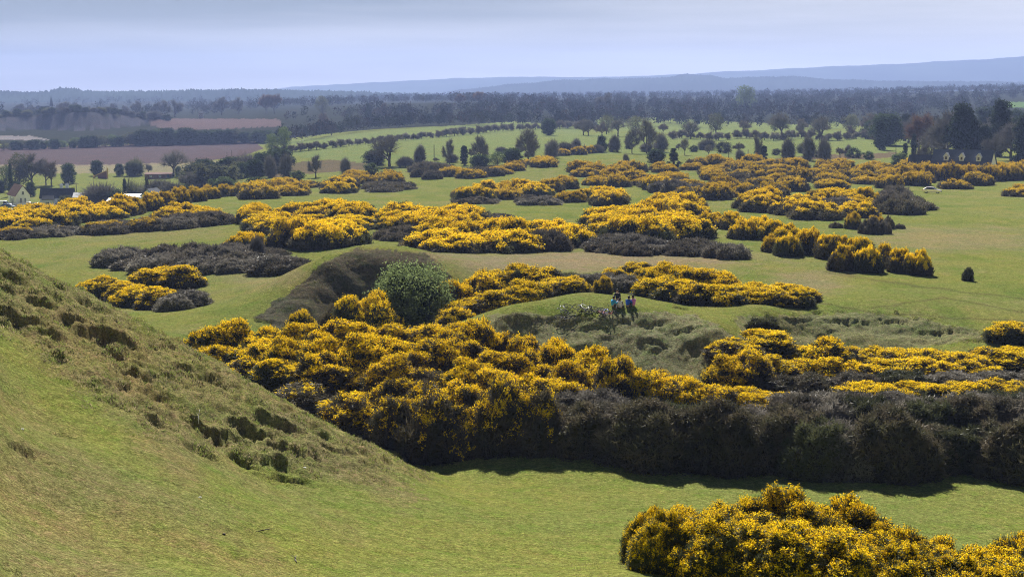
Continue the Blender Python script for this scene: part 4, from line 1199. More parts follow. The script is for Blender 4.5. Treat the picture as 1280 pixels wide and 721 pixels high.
for px, b, t, w, kd, lb in ((562, 205, 172, 26, 'bare', 'bare grey tree just right of the tall pole'), (600, 203, 168, 34, 'bare', 'wide bare tree in the scrub right of the tall pole'), (525, 208, 183, 24, 'scrub', 'thin bare tree left of the tall pole'),
                            (580, 207, 183, 12, 'tall_ever', 'narrow dark evergreen in the scrub right of the tall pole'), (600, 211, 194, 30, 'ever', 'low dark evergreen in front of the scrub'), (640, 207, 186, 30, 'ever', 'round evergreen at the foot of the big bare scrub tree'),
                            (660, 203, 158, 40, 'bare', 'big dense bare tree at the right end of the scrub'), (622, 208, 190, 24, 'budding', 'greenish bush in the scrub right of the tall pole'), (690, 198, 176, 30, 'scrub', 'pale scrubby tree right of the big bare scrub tree'),
                            (545, 212, 203, 26, 'shrub', 'greenish low bush below the tall pole')):
    stand_shrub(kd, px, b, t, w, lb, SC)
for px, b, t, w, kd, lb in ((395, 222, 192, 30, 'bare', 'bare round tree on the brown ground left of the bare many-limbed tree'), (358, 221, 195, 30, 'scrub', 'grey scrub tree left of the bare round tree'), (338, 222, 196, 26, 'scrub', 'tangled grey scrub beside the dark evergreens'),
                            (320, 224, 200, 30, 'ever', 'dark evergreen at the end of the left wood'), (290, 222, 197, 36, 'ever', 'broad dark evergreen in the left wood'), (265, 225, 203, 26, 'ever', 'smaller dark evergreen left of the broad one'),
                            (280, 235, 222, 34, 'shrub', 'pale green thicket behind the climbing gorse hedge'), (320, 236, 222, 28, 'shrub', 'green shrub at the right end of the pale thicket'), (372, 228, 214, 22, 'shrub', 'green shrub behind the upper strip of gorse'),
                            (340, 192, 168, 22, 'budding', 'green tree at the left end of the hedge'), (355, 190, 160, 24, 'budding', 'taller green tree at the left end of the hedge')):
    stand_shrub(kd, px, b, t, w, lb, 'trees and scrub left of the bare many-limbed tree')
for px, b, t, w, kd, lb in ((820, 206, 187, 26, 'ever', 'round green evergreen at the back edge of the big gorse field'), (842, 209, 186, 20, 'conifer', 'pointed dark evergreen beside the round one at the gorse field edge'), (782, 207, 193, 14, 'scrub', 'pale small tree left of the two evergreens'),
                            (808, 192, 146, 36, 'bare', 'big dense bare tree in the middle of the far pasture'), (790, 192, 160, 26, 'bare', 'bare tree left of the big dense one'), (826, 190, 168, 26, 'scrub', 'whitish budding tree right of the big dense bare one'), (752, 190, 170, 14, 'ever', 'dark tree at the left of the pasture scrub'),
                            (768, 190, 170, 22, 'scrub', 'grey scrub tree beside the dark pasture tree'), (856, 194, 172, 14, 'open_bare', 'thin grey tree on the pasture'), (886, 195, 180, 14, 'open_bare', 'small crooked bare tree on the pasture edge'), (945, 203, 168, 22, 'open_bare', 'round bare tree behind the big gorse field'),
                            (955, 204, 183, 10, 'tall_ever', 'narrow dark evergreen beside the round bare tree'), (985, 202, 174, 26, 'scrub', 'grey scrub behind the gorse field, left part'), (1010, 201, 172, 28, 'scrub', 'grey scrub behind the gorse field, middle part'), (1030, 201, 174, 26, 'scrub', 'grey scrub behind the gorse field, right part'),
                            (925, 201, 188, 20, 'scrub', 'low scrub left of the round bare tree'), (1060, 196, 182, 14, 'scrub', 'small scrub tree on the pasture right of the grey scrub'), (1125, 208, 192, 26, 'shrub', 'brownish round bush left of the dormer house'), (720, 190, 174, 20, 'scrub', 'pale scrub at the pasture bottom')):
    stand_shrub(kd, px, b, t, w, lb, 'trees at the back of the common')
# hedges across the pasture
for k in range(38):
    t = k / 37; px = 345 + t * 375; base = np.interp(px, [345, 480, 640, 720], [192, 178, 163, 160])
    p = ground(px, base + .3); put_tree('hedge', p, 10 / px_m(p.y) * rng.uniform(.8, 1.15), 'small stemmed hedge tree in the row across the sloping field', 'hedge row across the sloping field', 1.25)
for k in range(26):
    px = 840 + k * 11.4; p = stand(px, 700 + 14 * math.sin(k)); put_tree('hedge', p, rng.uniform(3.6, 5.2), 'small stemmed hedge tree in the row behind the right pasture', 'hedge row behind the right pasture', 1.2)
# trees along the second hedge
for px, Y, h, kd, lb in ((735, 760, 9, 'bare', 'bare tree at the left end of the right pasture hedge'), (752, 750, 8, 'bare', 'second bare tree from the left end of the right pasture hedge'), (772, 745, 10, 'open_bare', 'open bare tree in the right pasture hedge'), (862, 705, 9, 'open_bare', 'tall thin tree in the right pasture hedge'), (975, 705, 14, 'open_bare', 'leaning bare tree at the middle of the right pasture hedge'), (1025, 700, 12, 'open_bare', 'wide forked bare tree in the right pasture hedge'),
                         (1000, 740, 8, 'bare', 'dense bare tree behind the right pasture hedge'), (1060, 720, 7, 'bare', 'low bare tree near the right end of the pasture hedge'), (1085, 715, 9, 'ever', 'dark evergreen at the right end of the pasture hedge'), (1105, 730, 8, 'ever', 'second evergreen at the right end of the pasture hedge')):
    put_tree(kd, stand(px, Y), h, lb, 'trees in the right pasture hedge')
# tall trees round the dormer house
for px, Y, top, kd, w, lb in ((1146, 560, 142, 'reddish', 1.15, 'rounded pinkish budding tree left of the dormer house'), (1140, 540, 168, 'tall_ever', .8, 'ivy clad dark trunk below the pinkish budding tree'), (1165, 520, 156, 'bare', 1.0, 'bare tree behind the left end of the dormer house'), (1182, 510, 136, 'bare', 1.0, 'tall bare tree behind the dormer house'),
                              (1198, 500, 130, 'tall_ever', 1.3, 'tallest ivy clad tree behind the dormer house'), (1214, 495, 150, 'tall_ever', 1.2, 'ivy clad tree behind the middle dormer'), (1228, 490, 158, 'tall_ever', 1.1, 'ivy clad tree behind the right dormer'), (1247, 530, 126, 'tall_ever', 1.2, 'tall dark tree right of the house'), (1262, 500, 150, 'bare', 1.1, 'bare tree near the right edge beyond the house'),
                              (1275, 480, 146, 'tall_ever', 1.2, 'dark ivy clad tree at the right edge'), (1240, 470, 165, 'bare', .9, 'bare grey tree at the white gable'), (1290, 500, 140, 'tall_ever', 1.1, 'dark tree cut by the right edge'), (1155, 480, 178, 'bare', .9, 'low bare tree in front of the pinkish one')):
    p = stand(px, Y); put_tree(kd, p, max(4, zat(px, top, Y) - p.z), lb, 'trees round the dormer house', w)
stand_shrub('tall_ever', 1131, 200, 180, 8, 'narrow dark evergreen left of the long low roof')
# trees among the houses at left
for px, Y, top, kd, w, lb in ((8, 560, 208, 'budding', 1.0, 'brown budding tree at the left edge above the white house'), (25, 570, 193, 'budding', 1.0, 'large pale budding tree above the white house'), (40, 575, 190, 'bare', 1.1, 'bare tree right of the large pale one above the houses'), (58, 580, 197, 'bare', .9, 'white-flowered bare tree above the houses'),
                              (14, 520, 205, 'conifer', .5, 'thin dark conifer at the left edge'), (65, 575, 200, 'bare', 1.0, 'bare tree left of the dark round evergreen'), (86, 590, 205, 'ever', 1.0, 'round dark evergreen above the bungalow'), (122, 640, 201, 'ever', 1.1, 'dark evergreen left of the lean-to shed post'), (150, 640, 205, 'ever', 1.0, 'wide dark evergreen right of the lean-to shed'), (164, 640, 203, 'ever', 1.1, 'taller dark evergreen beside the wide one'),
                              (170, 640, 198, 'scrub', .8, 'thin leafless tree behind the dark evergreens'), (224, 600, 208, 'ever', .7, 'small dark evergreen at the end of the brick shed'), (218, 620, 186, 'open_bare', 1.1, 'tall thin leafless tree above the brick shed'), (242, 610, 200, 'open_bare', .9, 'bare small tree right of the brick shed'), (186, 640, 204, 'open_bare', .9, 'bare small tree left of the brick shed'),
                              (125, 445, 232, 'scrub', 1.3, 'grey scrubby tree between the bungalow and the white sheds'), (144, 440, 238, 'shrub', 1.0, 'rounded bush left of the white sheds'), (156, 455, 224, 'tall_ever', .45, 'small ivy covered tree above the white sheds'), (166, 470, 226, 'scrub', .9, 'pale scrub tree above the white sheds'), (184, 455, 222, 'tall_ever', .45, 'second ivy covered tree above the white sheds'),
                              (199, 455, 226, 'scrub', 1.0, 'grey scrub tree right of the ivy covered ones'), (216, 440, 230, 'scrub', 1.2, 'wide pale scrub tree behind the gable shed'), (235, 420, 232, 'shrub', 1.1, 'green shrub behind the climbing gorse hedge, left one'), (82, 385, 245, 'shrub', 1.2, 'round green bush in front of the bungalow'), (38, 520, 228, 'ever', 1.0, 'dark bush behind the white gabled house'), (18, 540, 226, 'ever', 1.4, 'dark wide evergreen hedge tree behind the white gabled house'), (0, 540, 226, 'ever', 1.4, 'dark evergreen hedge tree at the left edge')):
    p = stand(px, Y); put_tree(kd, p, max(2.5, zat(px, top, Y) - p.z), lb, 'trees among the far left houses', w)
# hedge bank below the quarry
for k in range(62):
    px = -20 + k * 6.1 + rng.uniform(-3, 3); base = np.interp(px, [-20, 60, 160, 300, 350], [188, 186, 182, 178, 178])
    p = ground(px, base + .4); top = np.interp(px, [-20, 60, 150, 200, 300, 350], [178, 176, 168, 160, 164, 164]) + rng.uniform(-2, 4)
    put_tree('budding' if rng.random() < .4 else 'ever', p, max(4, (base - top) / px_m(p.y)), 'bushy tree in the belt along the top of the ploughed field', 'tree belt above the ploughed field', 1.5)
for k in range(40):
    px = -20 + k * 6.0 + rng.uniform(-2, 2); p = stand(px, 1192 + 18 * math.sin(px / 23.0) + rng.uniform(0, 12))
    put_tree('ever' if rng.random() < .6 else 'scrub', p, rng.uniform(3, 6), 'scrubby tree along the rim of the quarry cliff', 'trees on the quarry rim', 1.6)
GR = 'grey leafless scrub tree in the tangled band along the bottom of the pasture'
for k in range(30):
    px = 505 + k * 20 + rng.uniform(-4, 4); Y = np.interp(px, [505, 700, 800, 1000, 1130], [520, 560, 590, 545, 520]) + rng.uniform(-15, 25)
    if 700 < px < 740 and rng.random() < .5: continue
    put_tree(['scrub', 'scrub', 'shrub', 'bare'][rng.randrange(4)], stand(px, Y), rng.uniform(2.0, 4.6), GR, 'tangled scrub along the pasture', 1.3)
for k in range(20):
    px = 236 + k * 6.2 + rng.uniform(-4, 4); Y = rng.uniform(500, 560)
    put_tree(['scrub', 'ever', 'shrub', 'bare', 'ever'][rng.randrange(5)], stand(px, Y), rng.uniform(4.5, 8.5), 'tree in the dense small wood left of the bare many-limbed tree', 'small wood on the left', 1.3)
for k in range(12):
    px = 690 + k * 34 + rng.uniform(-5, 5); Y = rng.uniform(760, 830)
    put_tree(['bare', 'budding', 'ever', 'bare'][rng.randrange(4)], stand(px, Y), rng.uniform(6, 11), 'tree in the loose line behind the right pasture hedge', 'loose tree line behind the right pasture', 1.2)
for k in range(30):
    px = 1085 + k * 8 + rng.uniform(-4, 4); Y = rng.uniform(560, 800)
    put_tree(['bare', 'ever', 'bare', 'tall_ever'][rng.randrange(4)], stand(px, Y), rng.uniform(8, 15), 'tree in the dark wood around and beyond the dormer house', 'dark wood beyond the dormer house', 1.25)
# skyline trees beyond the quarry
for px, Y, top, kd, w in ((30, 1500, 129, 'bare', 1.2), (45, 1500, 131, 'bare', 1.1), (85, 1450, 126, 'bare', 1.3), (98, 1450, 128, 'bare', 1.1), (116, 1500, 132, 'bare', 1.0), (145, 1450, 129, 'bare', .9), (160, 1500, 131, 'bare', .9), (175, 1450, 125, 'bare', 1.0), (200, 1450, 127, 'bare', 1.0), (209, 1430, 124, 'bare', .9), (222, 1430, 124, 'bare', 1.2), (280, 1500, 120, 'bare', 1.0), (300, 1500, 121, 'bare', 1.0), (345, 1400, 117, 'reddish', 1.0), (335, 1400, 118, 'reddish', .9), (405, 1300, 121, 'budding', 1.1)):
    p = stand(px, Y); p.z = H(p.x, p.y)
    put_tree(kd, p, max(5, zat(px, top, Y) - p.z), {'bare': 'bare tree on the skyline beyond the quarry cliff', 'reddish': 'tall reddish budding tree in the pair on the left skyline', 'budding': 'large pale green tree in front of the far wood'}[kd], {'bare': 'skyline trees beyond the quarry', 'reddish': 'pair of reddish trees', 'budding': None}[kd], w)
# specimen trees standing out of the far woods
for px, Y, top, kd, w, lb in ((757, 1250, 115, 'bare', 1.2, 'large dark bare tree standing out of the far wood at centre'), (930, 1300, 108, 'budding', 1.0, 'tall pale green tree standing out of the far wood'), (600, 1400, 114, 'reddish', 1.3, 'orange tinted tree group in the far wood, left one'), (575, 1400, 117, 'reddish', 1.2, 'orange tinted tree in the far wood left of the other'), (480, 1150, 128, 'bare', 1.0, 'bare tree in front of the far wood left of centre'), (462, 1100, 130, 'tall_ever', .9, 'dark narrow tree in front of the far wood'), (406, 1000, 140, 'bare', 1.0, 'bare tree above the top of the sloping field')):
    p = stand(px, Y); put_tree(kd, p, max(6, zat(px, top, Y) - p.z), lb, None, w)

# ------------------------------------------------------------------ far woods, one mass that nobody could count
def wood(name, label, n, sampler, seed, hmin, hmax, ntri=70, size=1.5):
    rs = np.random.RandomState(seed)
    V = []; Cc = []; spots = []
    while len(spots) < n:
        spots += sampler(rs)
    spots = spots[:n]
    xs = np.array([s[0] for s in spots]); ys = np.array([s[1] for s in spots])
    zs = H(xs, ys)
    PAL = np.array([(.062, .050, .042), (.050, .046, .040), (.030, .040, .022), (.048, .062, .028), (.036, .048, .026), (.080, .056, .040), (.020, .028, .017), (.020, .028, .017), (.060, .068, .036)])
    for x, y, z, sp in zip(xs, ys, zs, spots):
        h = rs.uniform(hmin, hmax) * (sp[2] if len(sp) > 2 else 1); w = h * rs.uniform(.55, .95)
        c = PAL[rs.randint(len(PAL))] * rs.uniform(.8, 1.2)
        m = ntri
        d = unit(rs.randn(m, 3)); rad = rs.uniform(.45, 1.0, (m, 1)) ** .5
        lob = unit(rs.randn(5, 3)) * .35
        p = d * rad * .75 + lob[rs.randint(5, size=m)]
        p = p * np.array((w / 2, w / 2, h * .42)) + np.array((x, y, z + h * .58))
        a = rs.randn(m, 3) * size * .5 * h / 10; b = rs.randn(m, 3) * size * .5 * h / 10
        V.append(np.stack([p - a * .5, p + a * .5, p + b], 1).reshape(-1, 3))
        Cc.append(np.repeat(c[None] * rs.uniform(.85, 1.15, (m, 1)), 3, 0))
    V = np.concatenate(V); Cc = np.concatenate(Cc)
    o = link(name, np_mesh(name, V, np.arange(len(V)).reshape(-1, 3), [M['wood_mass']], color=Cc))
    return tag(o, label, 'woodland', kind='stuff')

def far_sampler(rs):
    out = []
    px = rs.uniform(-60, 1340, 400); Y = np.exp(rs.uniform(math.log(1080), math.log(4200), 400))
    x = (px - 640) / FPX * Y
    z = H(x, Y); _, py = project(x, Y, z)
    d = fbm(x / 260, Y / 420, 3)
    for k in range(400):
        if Y[k] < 1350 and px[k] < 245: continue
        if 235 < px[k] < 350 and Y[k] < 1500: continue
        if Y[k] < 1300 and 735 < px[k] < 1100 and py[k] > 152: continue
        if px[k] > 1245 and py[k] > 126 and Y[k] < 1600: continue
        if px[k] < 240 and Y[k] < 2200 and rs.rand() < .85: continue
        if px[k] < 420 and Y[k] > 2000 and rs.rand() < .7: continue
        if d[k] > -.45: out.append((x[k], Y[k]))
    return out
wood('distant_woodland', 'wide blue-grey woodland filling the middle distance under the pale ridge', 3600, far_sampler, 11, 7, 14)
def belt(line, y0, y1, hmul=1.0):
    def f(rs):
        out = []
        for _ in range(60):
            px = rs.uniform(line[0][0], line[-1][0]); Yb = np.interp(px, [l[0] for l in line], [l[1] for l in line])
            Y = Yb + rs.uniform(y0, y1)
            out.append(((px - 640) / FPX * Y, Y, hmul))
        return out
    return f
wood('woodland_belt', 'dark green belt of trees along the top of the sloping field', 190, belt([(350, 830), (480, 930), (640, 985), (740, 1000)], 0, 60), 12, 7, 12, 130, 1.2)
wood('woodland_edge', 'ragged edge of dark trees behind the upper right pasture', 200, belt([(690, 960), (800, 1010), (960, 900), (1090, 860), (1340, 800)], 0, 90), 13, 6, 11, 130, 1.2)

# ------------------------------------------------------------------ buildings
M['white_wall'] = mat_plain('white_render', (.78, .77, .74), .8, .06, .8)
M['blue_wall'] = mat_plain('pale_blue_render', (.42, .46, .56), .8, .08, .8)
M['slate'] = mat_plain('slate_roof', (.055, .06, .075), .8, .2, 2.0, bump=.3, spec=.05)
M['slate_brown'] = mat_plain('brown_tile_roof', (.13, .08, .065), .9, .2, 2.0, bump=.3, spec=.03)
M['sheet'] = mat_plain('pale_sheet_roof', (.62, .62, .64), .45, .08, 1.0)
M['brick'] = mat_plain('dark_red_brick', (.15, .075, .06), .85, .2, 3.0)
M['glass'] = mat_plain('window_glass', (.03, .035, .04), .1, .1, 1.0, spec=.6)
M['white_paint'] = mat_plain('white_paint', (.8, .8, .79), .5, .04, 2.0)
M['dark_door'] = mat_plain('dark_door_paint', (.05, .05, .07), .5, .1, 2.0)
M['stone'] = mat_plain('grey_stone', (.22, .22, .22), .9, .2, .5)
M['rust'] = mat_plain('rust_sheet', (.15, .065, .05), .8, .25, 2.0)
M['ochre'] = mat_plain('ochre_timber', (.42, .28, .10), .8, .12, 2.0)
M['pole'] = mat_plain('weathered_pole', (.08, .07, .06), .9, .2, 3.0)
M['concrete'] = mat_plain('concrete_block', (.34, .34, .35), .9, .1, 1.0)
M['road'] = mat_plain('pale_gravel_road', (.27, .26, .255), .95, .15, .6)

def gable_house(name, loc, rz, L, W, eave, ridge, wall_m, roof_m, label, cat='house', chims=(), wins=(), gwins=(), door=None, over=.3, found=3.0, mono=False):
    """L along local X (ridge direction), W along Y; wins: (x, z, w, h, side), gwins: (y, z, w, h, end)"""
    r = empty(name, loc, rz); tag(r, label, cat)
    b = MB()
    l, w = L / 2, W / 2
    if mono:
        prof = [(-w, -found), (w, -found), (w, ridge), (-w, eave)]
    else:
        prof = [(-w, -found), (w, -found), (w, eave), (0, ridge), (-w, eave)]
    n = len(prof)
    vs = [(-l, p[0], p[1]) for p in prof] + [(l, p[0], p[1]) for p in prof]
    b.add(vs, [tuple(range(n)), tuple(range(2 * n - 1, n - 1, -1))] + [(i, n + i, n + (i + 1) % n, (i + 1) % n) for i in range(n)])
    b.build('wall', wall_m, r)
    rb = MB(); t = .14
    def slab(a, c):                               # a, c: (y, z) bottom edge points of the slab
        nx = Vector((c[1] - a[1], -(c[0] - a[0]))).normalized()
        if nx.y < 0: nx = -nx
        o_ = [(a[0] + nx.x * .004, a[1] + nx.y * .004), (c[0] + nx.x * .004, c[1] + nx.y * .004), (c[0] + nx.x * t, c[1] + nx.y * t), (a[0] + nx.x * t, a[1] + nx.y * t)]
        vv = [(-l - over, p[0], p[1]) for p in o_] + [(l + over, p[0], p[1]) for p in o_]
        rb.add(vv, [(0, 1, 2, 3), (7, 6, 5, 4)] + [(i, 4 + i, 4 + (i + 1) % 4, (i + 1) % 4) for i in range(4)])
    if mono:
        sl = (ridge - eave) / W; slab((-w - over, eave - sl * over), (w + over, ridge + sl * over))
    else:
        sl = (ridge - eave) / w
        slab((-w - over, eave - sl * over), (0, ridge)); slab((w + over, eave - sl * over), (0, ridge))
    roof = rb.build('roof', roof_m, r)
    for cx in chims:
        cb = MB(); cb.box((cx, 0, ridge + .35), (.9, .6, 1.6)); cb.box((cx, 0, ridge + 1.2), (1.05, .75, .12)); cb.tube((cx, 0, ridge + 1.26), (cx, 0, ridge + 1.6), .13, .11, 8)
        cb.build('chimney', wall_m, roof)
    def window(c, wd, ht, axis, sgn):
        f = MB(); p = MB(); s_ = MB()
        d = .04
        for (u, v, a, e) in ((0, ht / 2, wd, .1), (0, -ht / 2, wd, .1), (wd / 2, 0, .1, ht - .1), (-wd / 2, 0, .1, ht - .1), (0, 0, .06, ht - .1)):
            size = (a, .07, e) if axis == 'y' else (.07, a, e)
            off = (u, sgn * d, v) if axis == 'y' else (sgn * d, u, v)
            f.box((c[0] + off[0], c[1] + off[1], c[2] + off[2]), size)
        fo = f.build('window', M['white_paint'], r)
        size = (wd - .1, .03, ht - .1) if axis == 'y' else (.03, wd - .1, ht - .1)
        p.box((c[0] + (0 if axis == 'y' else sgn * .02), c[1] + (sgn * .02 if axis == 'y' else 0), c[2]), size)
        p.build('pane', M['glass'], fo)
        size = (wd + .2, .16, .07) if axis == 'y' else (.16, wd + .2, .07)
        s_.box((c[0] + (0 if axis == 'y' else sgn * .08), c[1] + (sgn * .08 if axis == 'y' else 0), c[2] - ht / 2 - .09), size)
        s_.build('sill', M['concrete'], fo)
    for (x, z, wd, ht, side) in wins: window((x, side * w, z), wd, ht, 'y', side)
    for (y, z, wd, ht, end) in gwins: window((end * l, y, z), wd, ht, 'x', end)
    if door:
        x, side = door; db = MB(); db.box((x, side * (w + .03), 1.05), (1.0, .06, 2.1)); do = db.build('door', M['dark_door'], r)
        hb = MB(); hb.box((x + .38, side * (w + .08), 1.05), (.04, .05, .14)); hb.build('handle', M['concrete'], do)
    return r

# white gabled house, far left
p = stand(23.5, 470)
gable_house('white_house', p, R(-58), 11, 4.6, 3.4, 6.6, M['white_wall'], M['slate_brown'], 'white gabled house with brown roof beside the parked cars at far left', wins=[(-2, 2.0, 1, 1.3, -1), (2, 2.0, 1, 1.3, -1)], gwins=[(-.7, 1.7, .6, 1.6, 1), (.7, 1.7, .6, 1.6, 1), (0, 4.2, .7, 1.1, 1)], door=(0, -1))
p = stand(72, 455)
gable_house('bungalow', p, R(10), 10.0, 7.0, 3.0, 5.8, M['blue_wall'], M['slate'], 'long slate roofed bungalow with a white chimney, behind a round green bush', 'bungalow', chims=(1.2, 3.0), wins=[(-3.4, 1.7, 1.3, 1.2, -1), (1, 1.7, 1.3, 1.2, -1), (3.6, 1.7, 1.1, 1.2, -1)], gwins=[(0, 1.7, 1.2, 1.2, 1)], door=(-1, -1))
p = stand(60, 447)
gable_house('bungalow_wing', p, R(10), 3.4, 3.2, 2.5, 3.6, M['blue_wall'], M['slate'], 'small blue-walled outbuilding at the left front of the slate roofed bungalow', 'outbuilding', wins=[(0, 1.4, 1.0, 1.0, -1)], over=.15)
p = stand(99, 450)
gable_house('white_shed', p, R(5), 3.0, 4.0, 3.2, 4.4, M['white_wall'], M['sheet'], 'small white shed at the right end of the slate roofed bungalow', 'shed', gwins=[(0, 1.7, 1.0, 1.0, -1)], wins=[(0, 1.8, .9, .9, -1)])
p = stand(170, 425)
gable_house('pale_shed', p, R(4), 7.5, 4.5, 2.6, 3.2, M['blue_wall'], M['sheet'], 'low pale blue shed with a white sheet roof behind the climbing gorse hedge', 'shed', wins=[(-1.5, 1.4, 1.2, .9, -1)], door=(2.2, -1), mono=True)
p = stand(148, 428)
gable_house('low_white_shed', p, R(6), 6.0, 4.0, 1.9, 2.4, M['blue_wall'], M['sheet'], 'lowest shed with a pale sheet roof, left of the pale blue one', 'shed', wins=[(0, 1.2, 1.0, .7, -1)], mono=True)
p = stand(190, 420)
gable_house('gable_shed', p, R(78), 6.0, 4.2, 2.7, 4.6, M['blue_wall'], M['slate'], 'blue-grey gable fronted shed at the right end of the sheds', 'shed', gwins=[(0, 1.6, .9, .9, -1)], door=None)
# brick shed and lean-to behind the grass field
p = ground(199, 223)
gable_house('brick_shed', p, R(0), 11.5, 5, 1.9, 2.3, M['brick'], M['slate_brown'], 'long low dark red brick shed at the far edge of the left grass field', 'shed', wins=[(-3, 1.1, .9, .7, -1), (1, 1.1, .9, .7, -1)], door=(4.6, -1), mono=True, found=1)
p = ground(128, 223)
r = empty('lean_to_shed', p, 0); tag(r, 'rusty lean-to shed with a sloping ochre roof edge and a tall ochre post', 'shed')
b = MB(); b.prism([(-1.6, -.5), (2.0, -.5), (2.0, 3.2), (-1.6, 1.7)], 3.0); b.build('wall', M['rust'], r)
b = MB(); b.prism([(-3.4, .9), (2.3, 3.25), (2.3, 3.6), (-3.4, 1.25)], 3.4); b.build('roof_edge', M['ochre'], r)
b = MB(); b.box((2.7, -1.3, 2.1), (.5, .4, 5.2)); b.box((-3.3, -1.3, .6), (.8, .5, 1.6)); b.build('post', M['ochre'], r)
# dormer house on the right
p = stand(1203, 420)
M['slate_blue'] = mat_plain('blue_slate_roof', (.10, .115, .15), .85, .15, 2.0, bump=.3, spec=.03)
DH = gable_house('dormer_house', p, R(-31), 17.0, 8.0, 3.2, 7.0, M['white_wall'], M['slate_blue'], 'dark roofed house with three white dormers and a white gable, behind the gorse at right', chims=(), wins=[(-5, 1.8, 1.2, 1.2, -1), (0, 1.8, 1.2, 1.2, -1), (5, 1.8, 1.2, 1.2, -1)], gwins=[(0, 2, 1.2, 1.2, 1)], door=(2.4, -1))
rz_ = zat(1203, 187.5, 420) - p.z
for ch in DH.children:
    pass
DH.scale.z = rz_ / 7.0
for x in (-4.4, .1, 5.0):
    b = MB()
    b.add([(x - .66, -3.3, 4.0), (x + .66, -3.3, 4.0), (x + .66, -3.3, 5.2), (x, -3.3, 6.1), (x - .66, -3.3, 5.2), (x - .66, -.6, 4.0), (x + .66, -.6, 4.0), (x + .66, -.6, 5.2), (x, -.6, 6.1), (x - .66, -.6, 5.2)],
          [(0, 1, 2, 3, 4), (9, 8, 7, 6, 5), (0, 5, 6, 1), (1, 6, 7, 2), (4, 9, 5, 0)])
    d = b.build('dormer', M['white_wall'], DH)
    b = MB()
    for s in (-1, 1):
        b.add([(x, -3.55, 6.13), (x + s * .86, -3.55, 5.05), (x + s * .86, -.6, 5.05), (x, -.6, 6.13), (x, -3.55, 6.27), (x + s * .86, -3.55, 5.19), (x + s * .86, -.6, 5.19), (x, -.6, 6.27)], [(0, 1, 2, 3), (4, 5, 6, 7), (0, 1, 5, 4), (1, 2, 6, 5), (2, 3, 7, 6)])
    b.build('dormer_roof', M['white_paint'], d)
    b = MB(); b.box((x, -3.32, 4.75), (.6, .05, .8)); b.build('pane', M['glass'], d)
p = stand(1168, 440)
gable_house('long_outbuilding', p, R(-4), 16, 5, 2.2, zat(1160, 194, 440) - p.z, M['slate'], M['slate'], 'long low dark roofed outbuilding left of the dormer house', 'outbuilding', over=.2)
p = stand(1242, 395)
gable_house('white_canopy', p, R(0), 4.5, 3.5, 2.2, 2.9, M['white_wall'], M['sheet'], 'low white roofed lean-to at the gable of the dormer house', 'outbuilding', mono=True)
# far buildings, white specks among the woods
for px, py, Y, w, lb in ((991, 104, 2600, 15, 'white farm building shining far off in the woods under the pale ridge'), (1133, 107, 2300, 12, 'tiny white house on the far wooded rise at right'), (1147, 97, 2700, 14, 'tiny white house highest on the far wooded skyline at right'), (422, 123, 2600, 12, 'tiny white house in the far wood at left of centre'),
                         (1275, 147, 760, 5.5, 'white house end between the trees at the right edge'), (1234, 142, 800, 5, 'thin white roof between the tall trees right of the dormer house'), (1216, 148, 700, 7, 'grey roofed barn between the tall trees behind the dormer house'), (254, 139, 1400, 4, 'tiny pale house on the left skyline beyond the quarry')):
    if Y > 1000:
        cand = np.geomspace(1100, 3600, 120); u_, s_ = ray(px, py)
        Y = float(cand[np.argmin(np.abs(CAM_Z + s_ * cand - H(u_ * cand, cand) - 7.0))])
    x = (px - 640) / FPX * Y; z = zat(px, py, Y)
    z0 = H(x, Y)
    hh = min(max(4.0, z - z0), 9.0)
    gable_house('far_house' if 'barn' not in lb and 'farm' not in lb else 'far_barn', (x, Y, z0), R(8), w, 6, hh * .72, hh, M['white_wall'] if 'grey' not in lb and 'pale' not in lb else M['stone'], M['sheet'] if 'white farm' in lb or 'roof' in lb else M['slate'], lb, 'house' if 'barn' not in lb and 'farm' not in lb else 'barn', gwins=[(0, hh * .4, 1.2, 1.2, 1)], wins=[(-1.2, hh * .4, 1.1, 1.2, -1), (1.2, hh * .4, 1.1, 1.2, -1)])
# church
Yc = 1650; p = stand(69, Yc)
r = empty('church', p, R(20)); tag(r, 'far grey church with a thin pointed spire on the left skyline', 'church')
tz = zat(69, 120.5, Yc) - p.z
b = MB(); b.box((0, 0, tz * .24), (4.2, 4.2, tz * .52)); b.build('tower', M['stone'], r)
b = MB(); b.tube((0, 0, tz * .5), (0, 0, tz), 2.3, .12, 8); b.build('spire', M['slate'], r)
b = MB(); b.box((-9, 0, tz * .13), (16, 8, tz * .3)); b.build('nave', M['stone'], r)
b = MB(); b.add([(-17, -4.3, tz * .28), (-1, -4.3, tz * .28), (-1, 4.3, tz * .28), (-17, 4.3, tz * .28), (-17, 0, tz * .5), (-1, 0, tz * .5)], [(0, 1, 5, 4), (2, 3, 4, 5), (0, 4, 3), (1, 2, 5), (0, 3, 2, 1)]); b.build('roof', M['slate'], r)
for s in (-1, 1):
    b = MB(); b.box((0, s * 2.12, tz * .4), (1.0, .06, 2.4)); b.build('window', M['glass'], r)
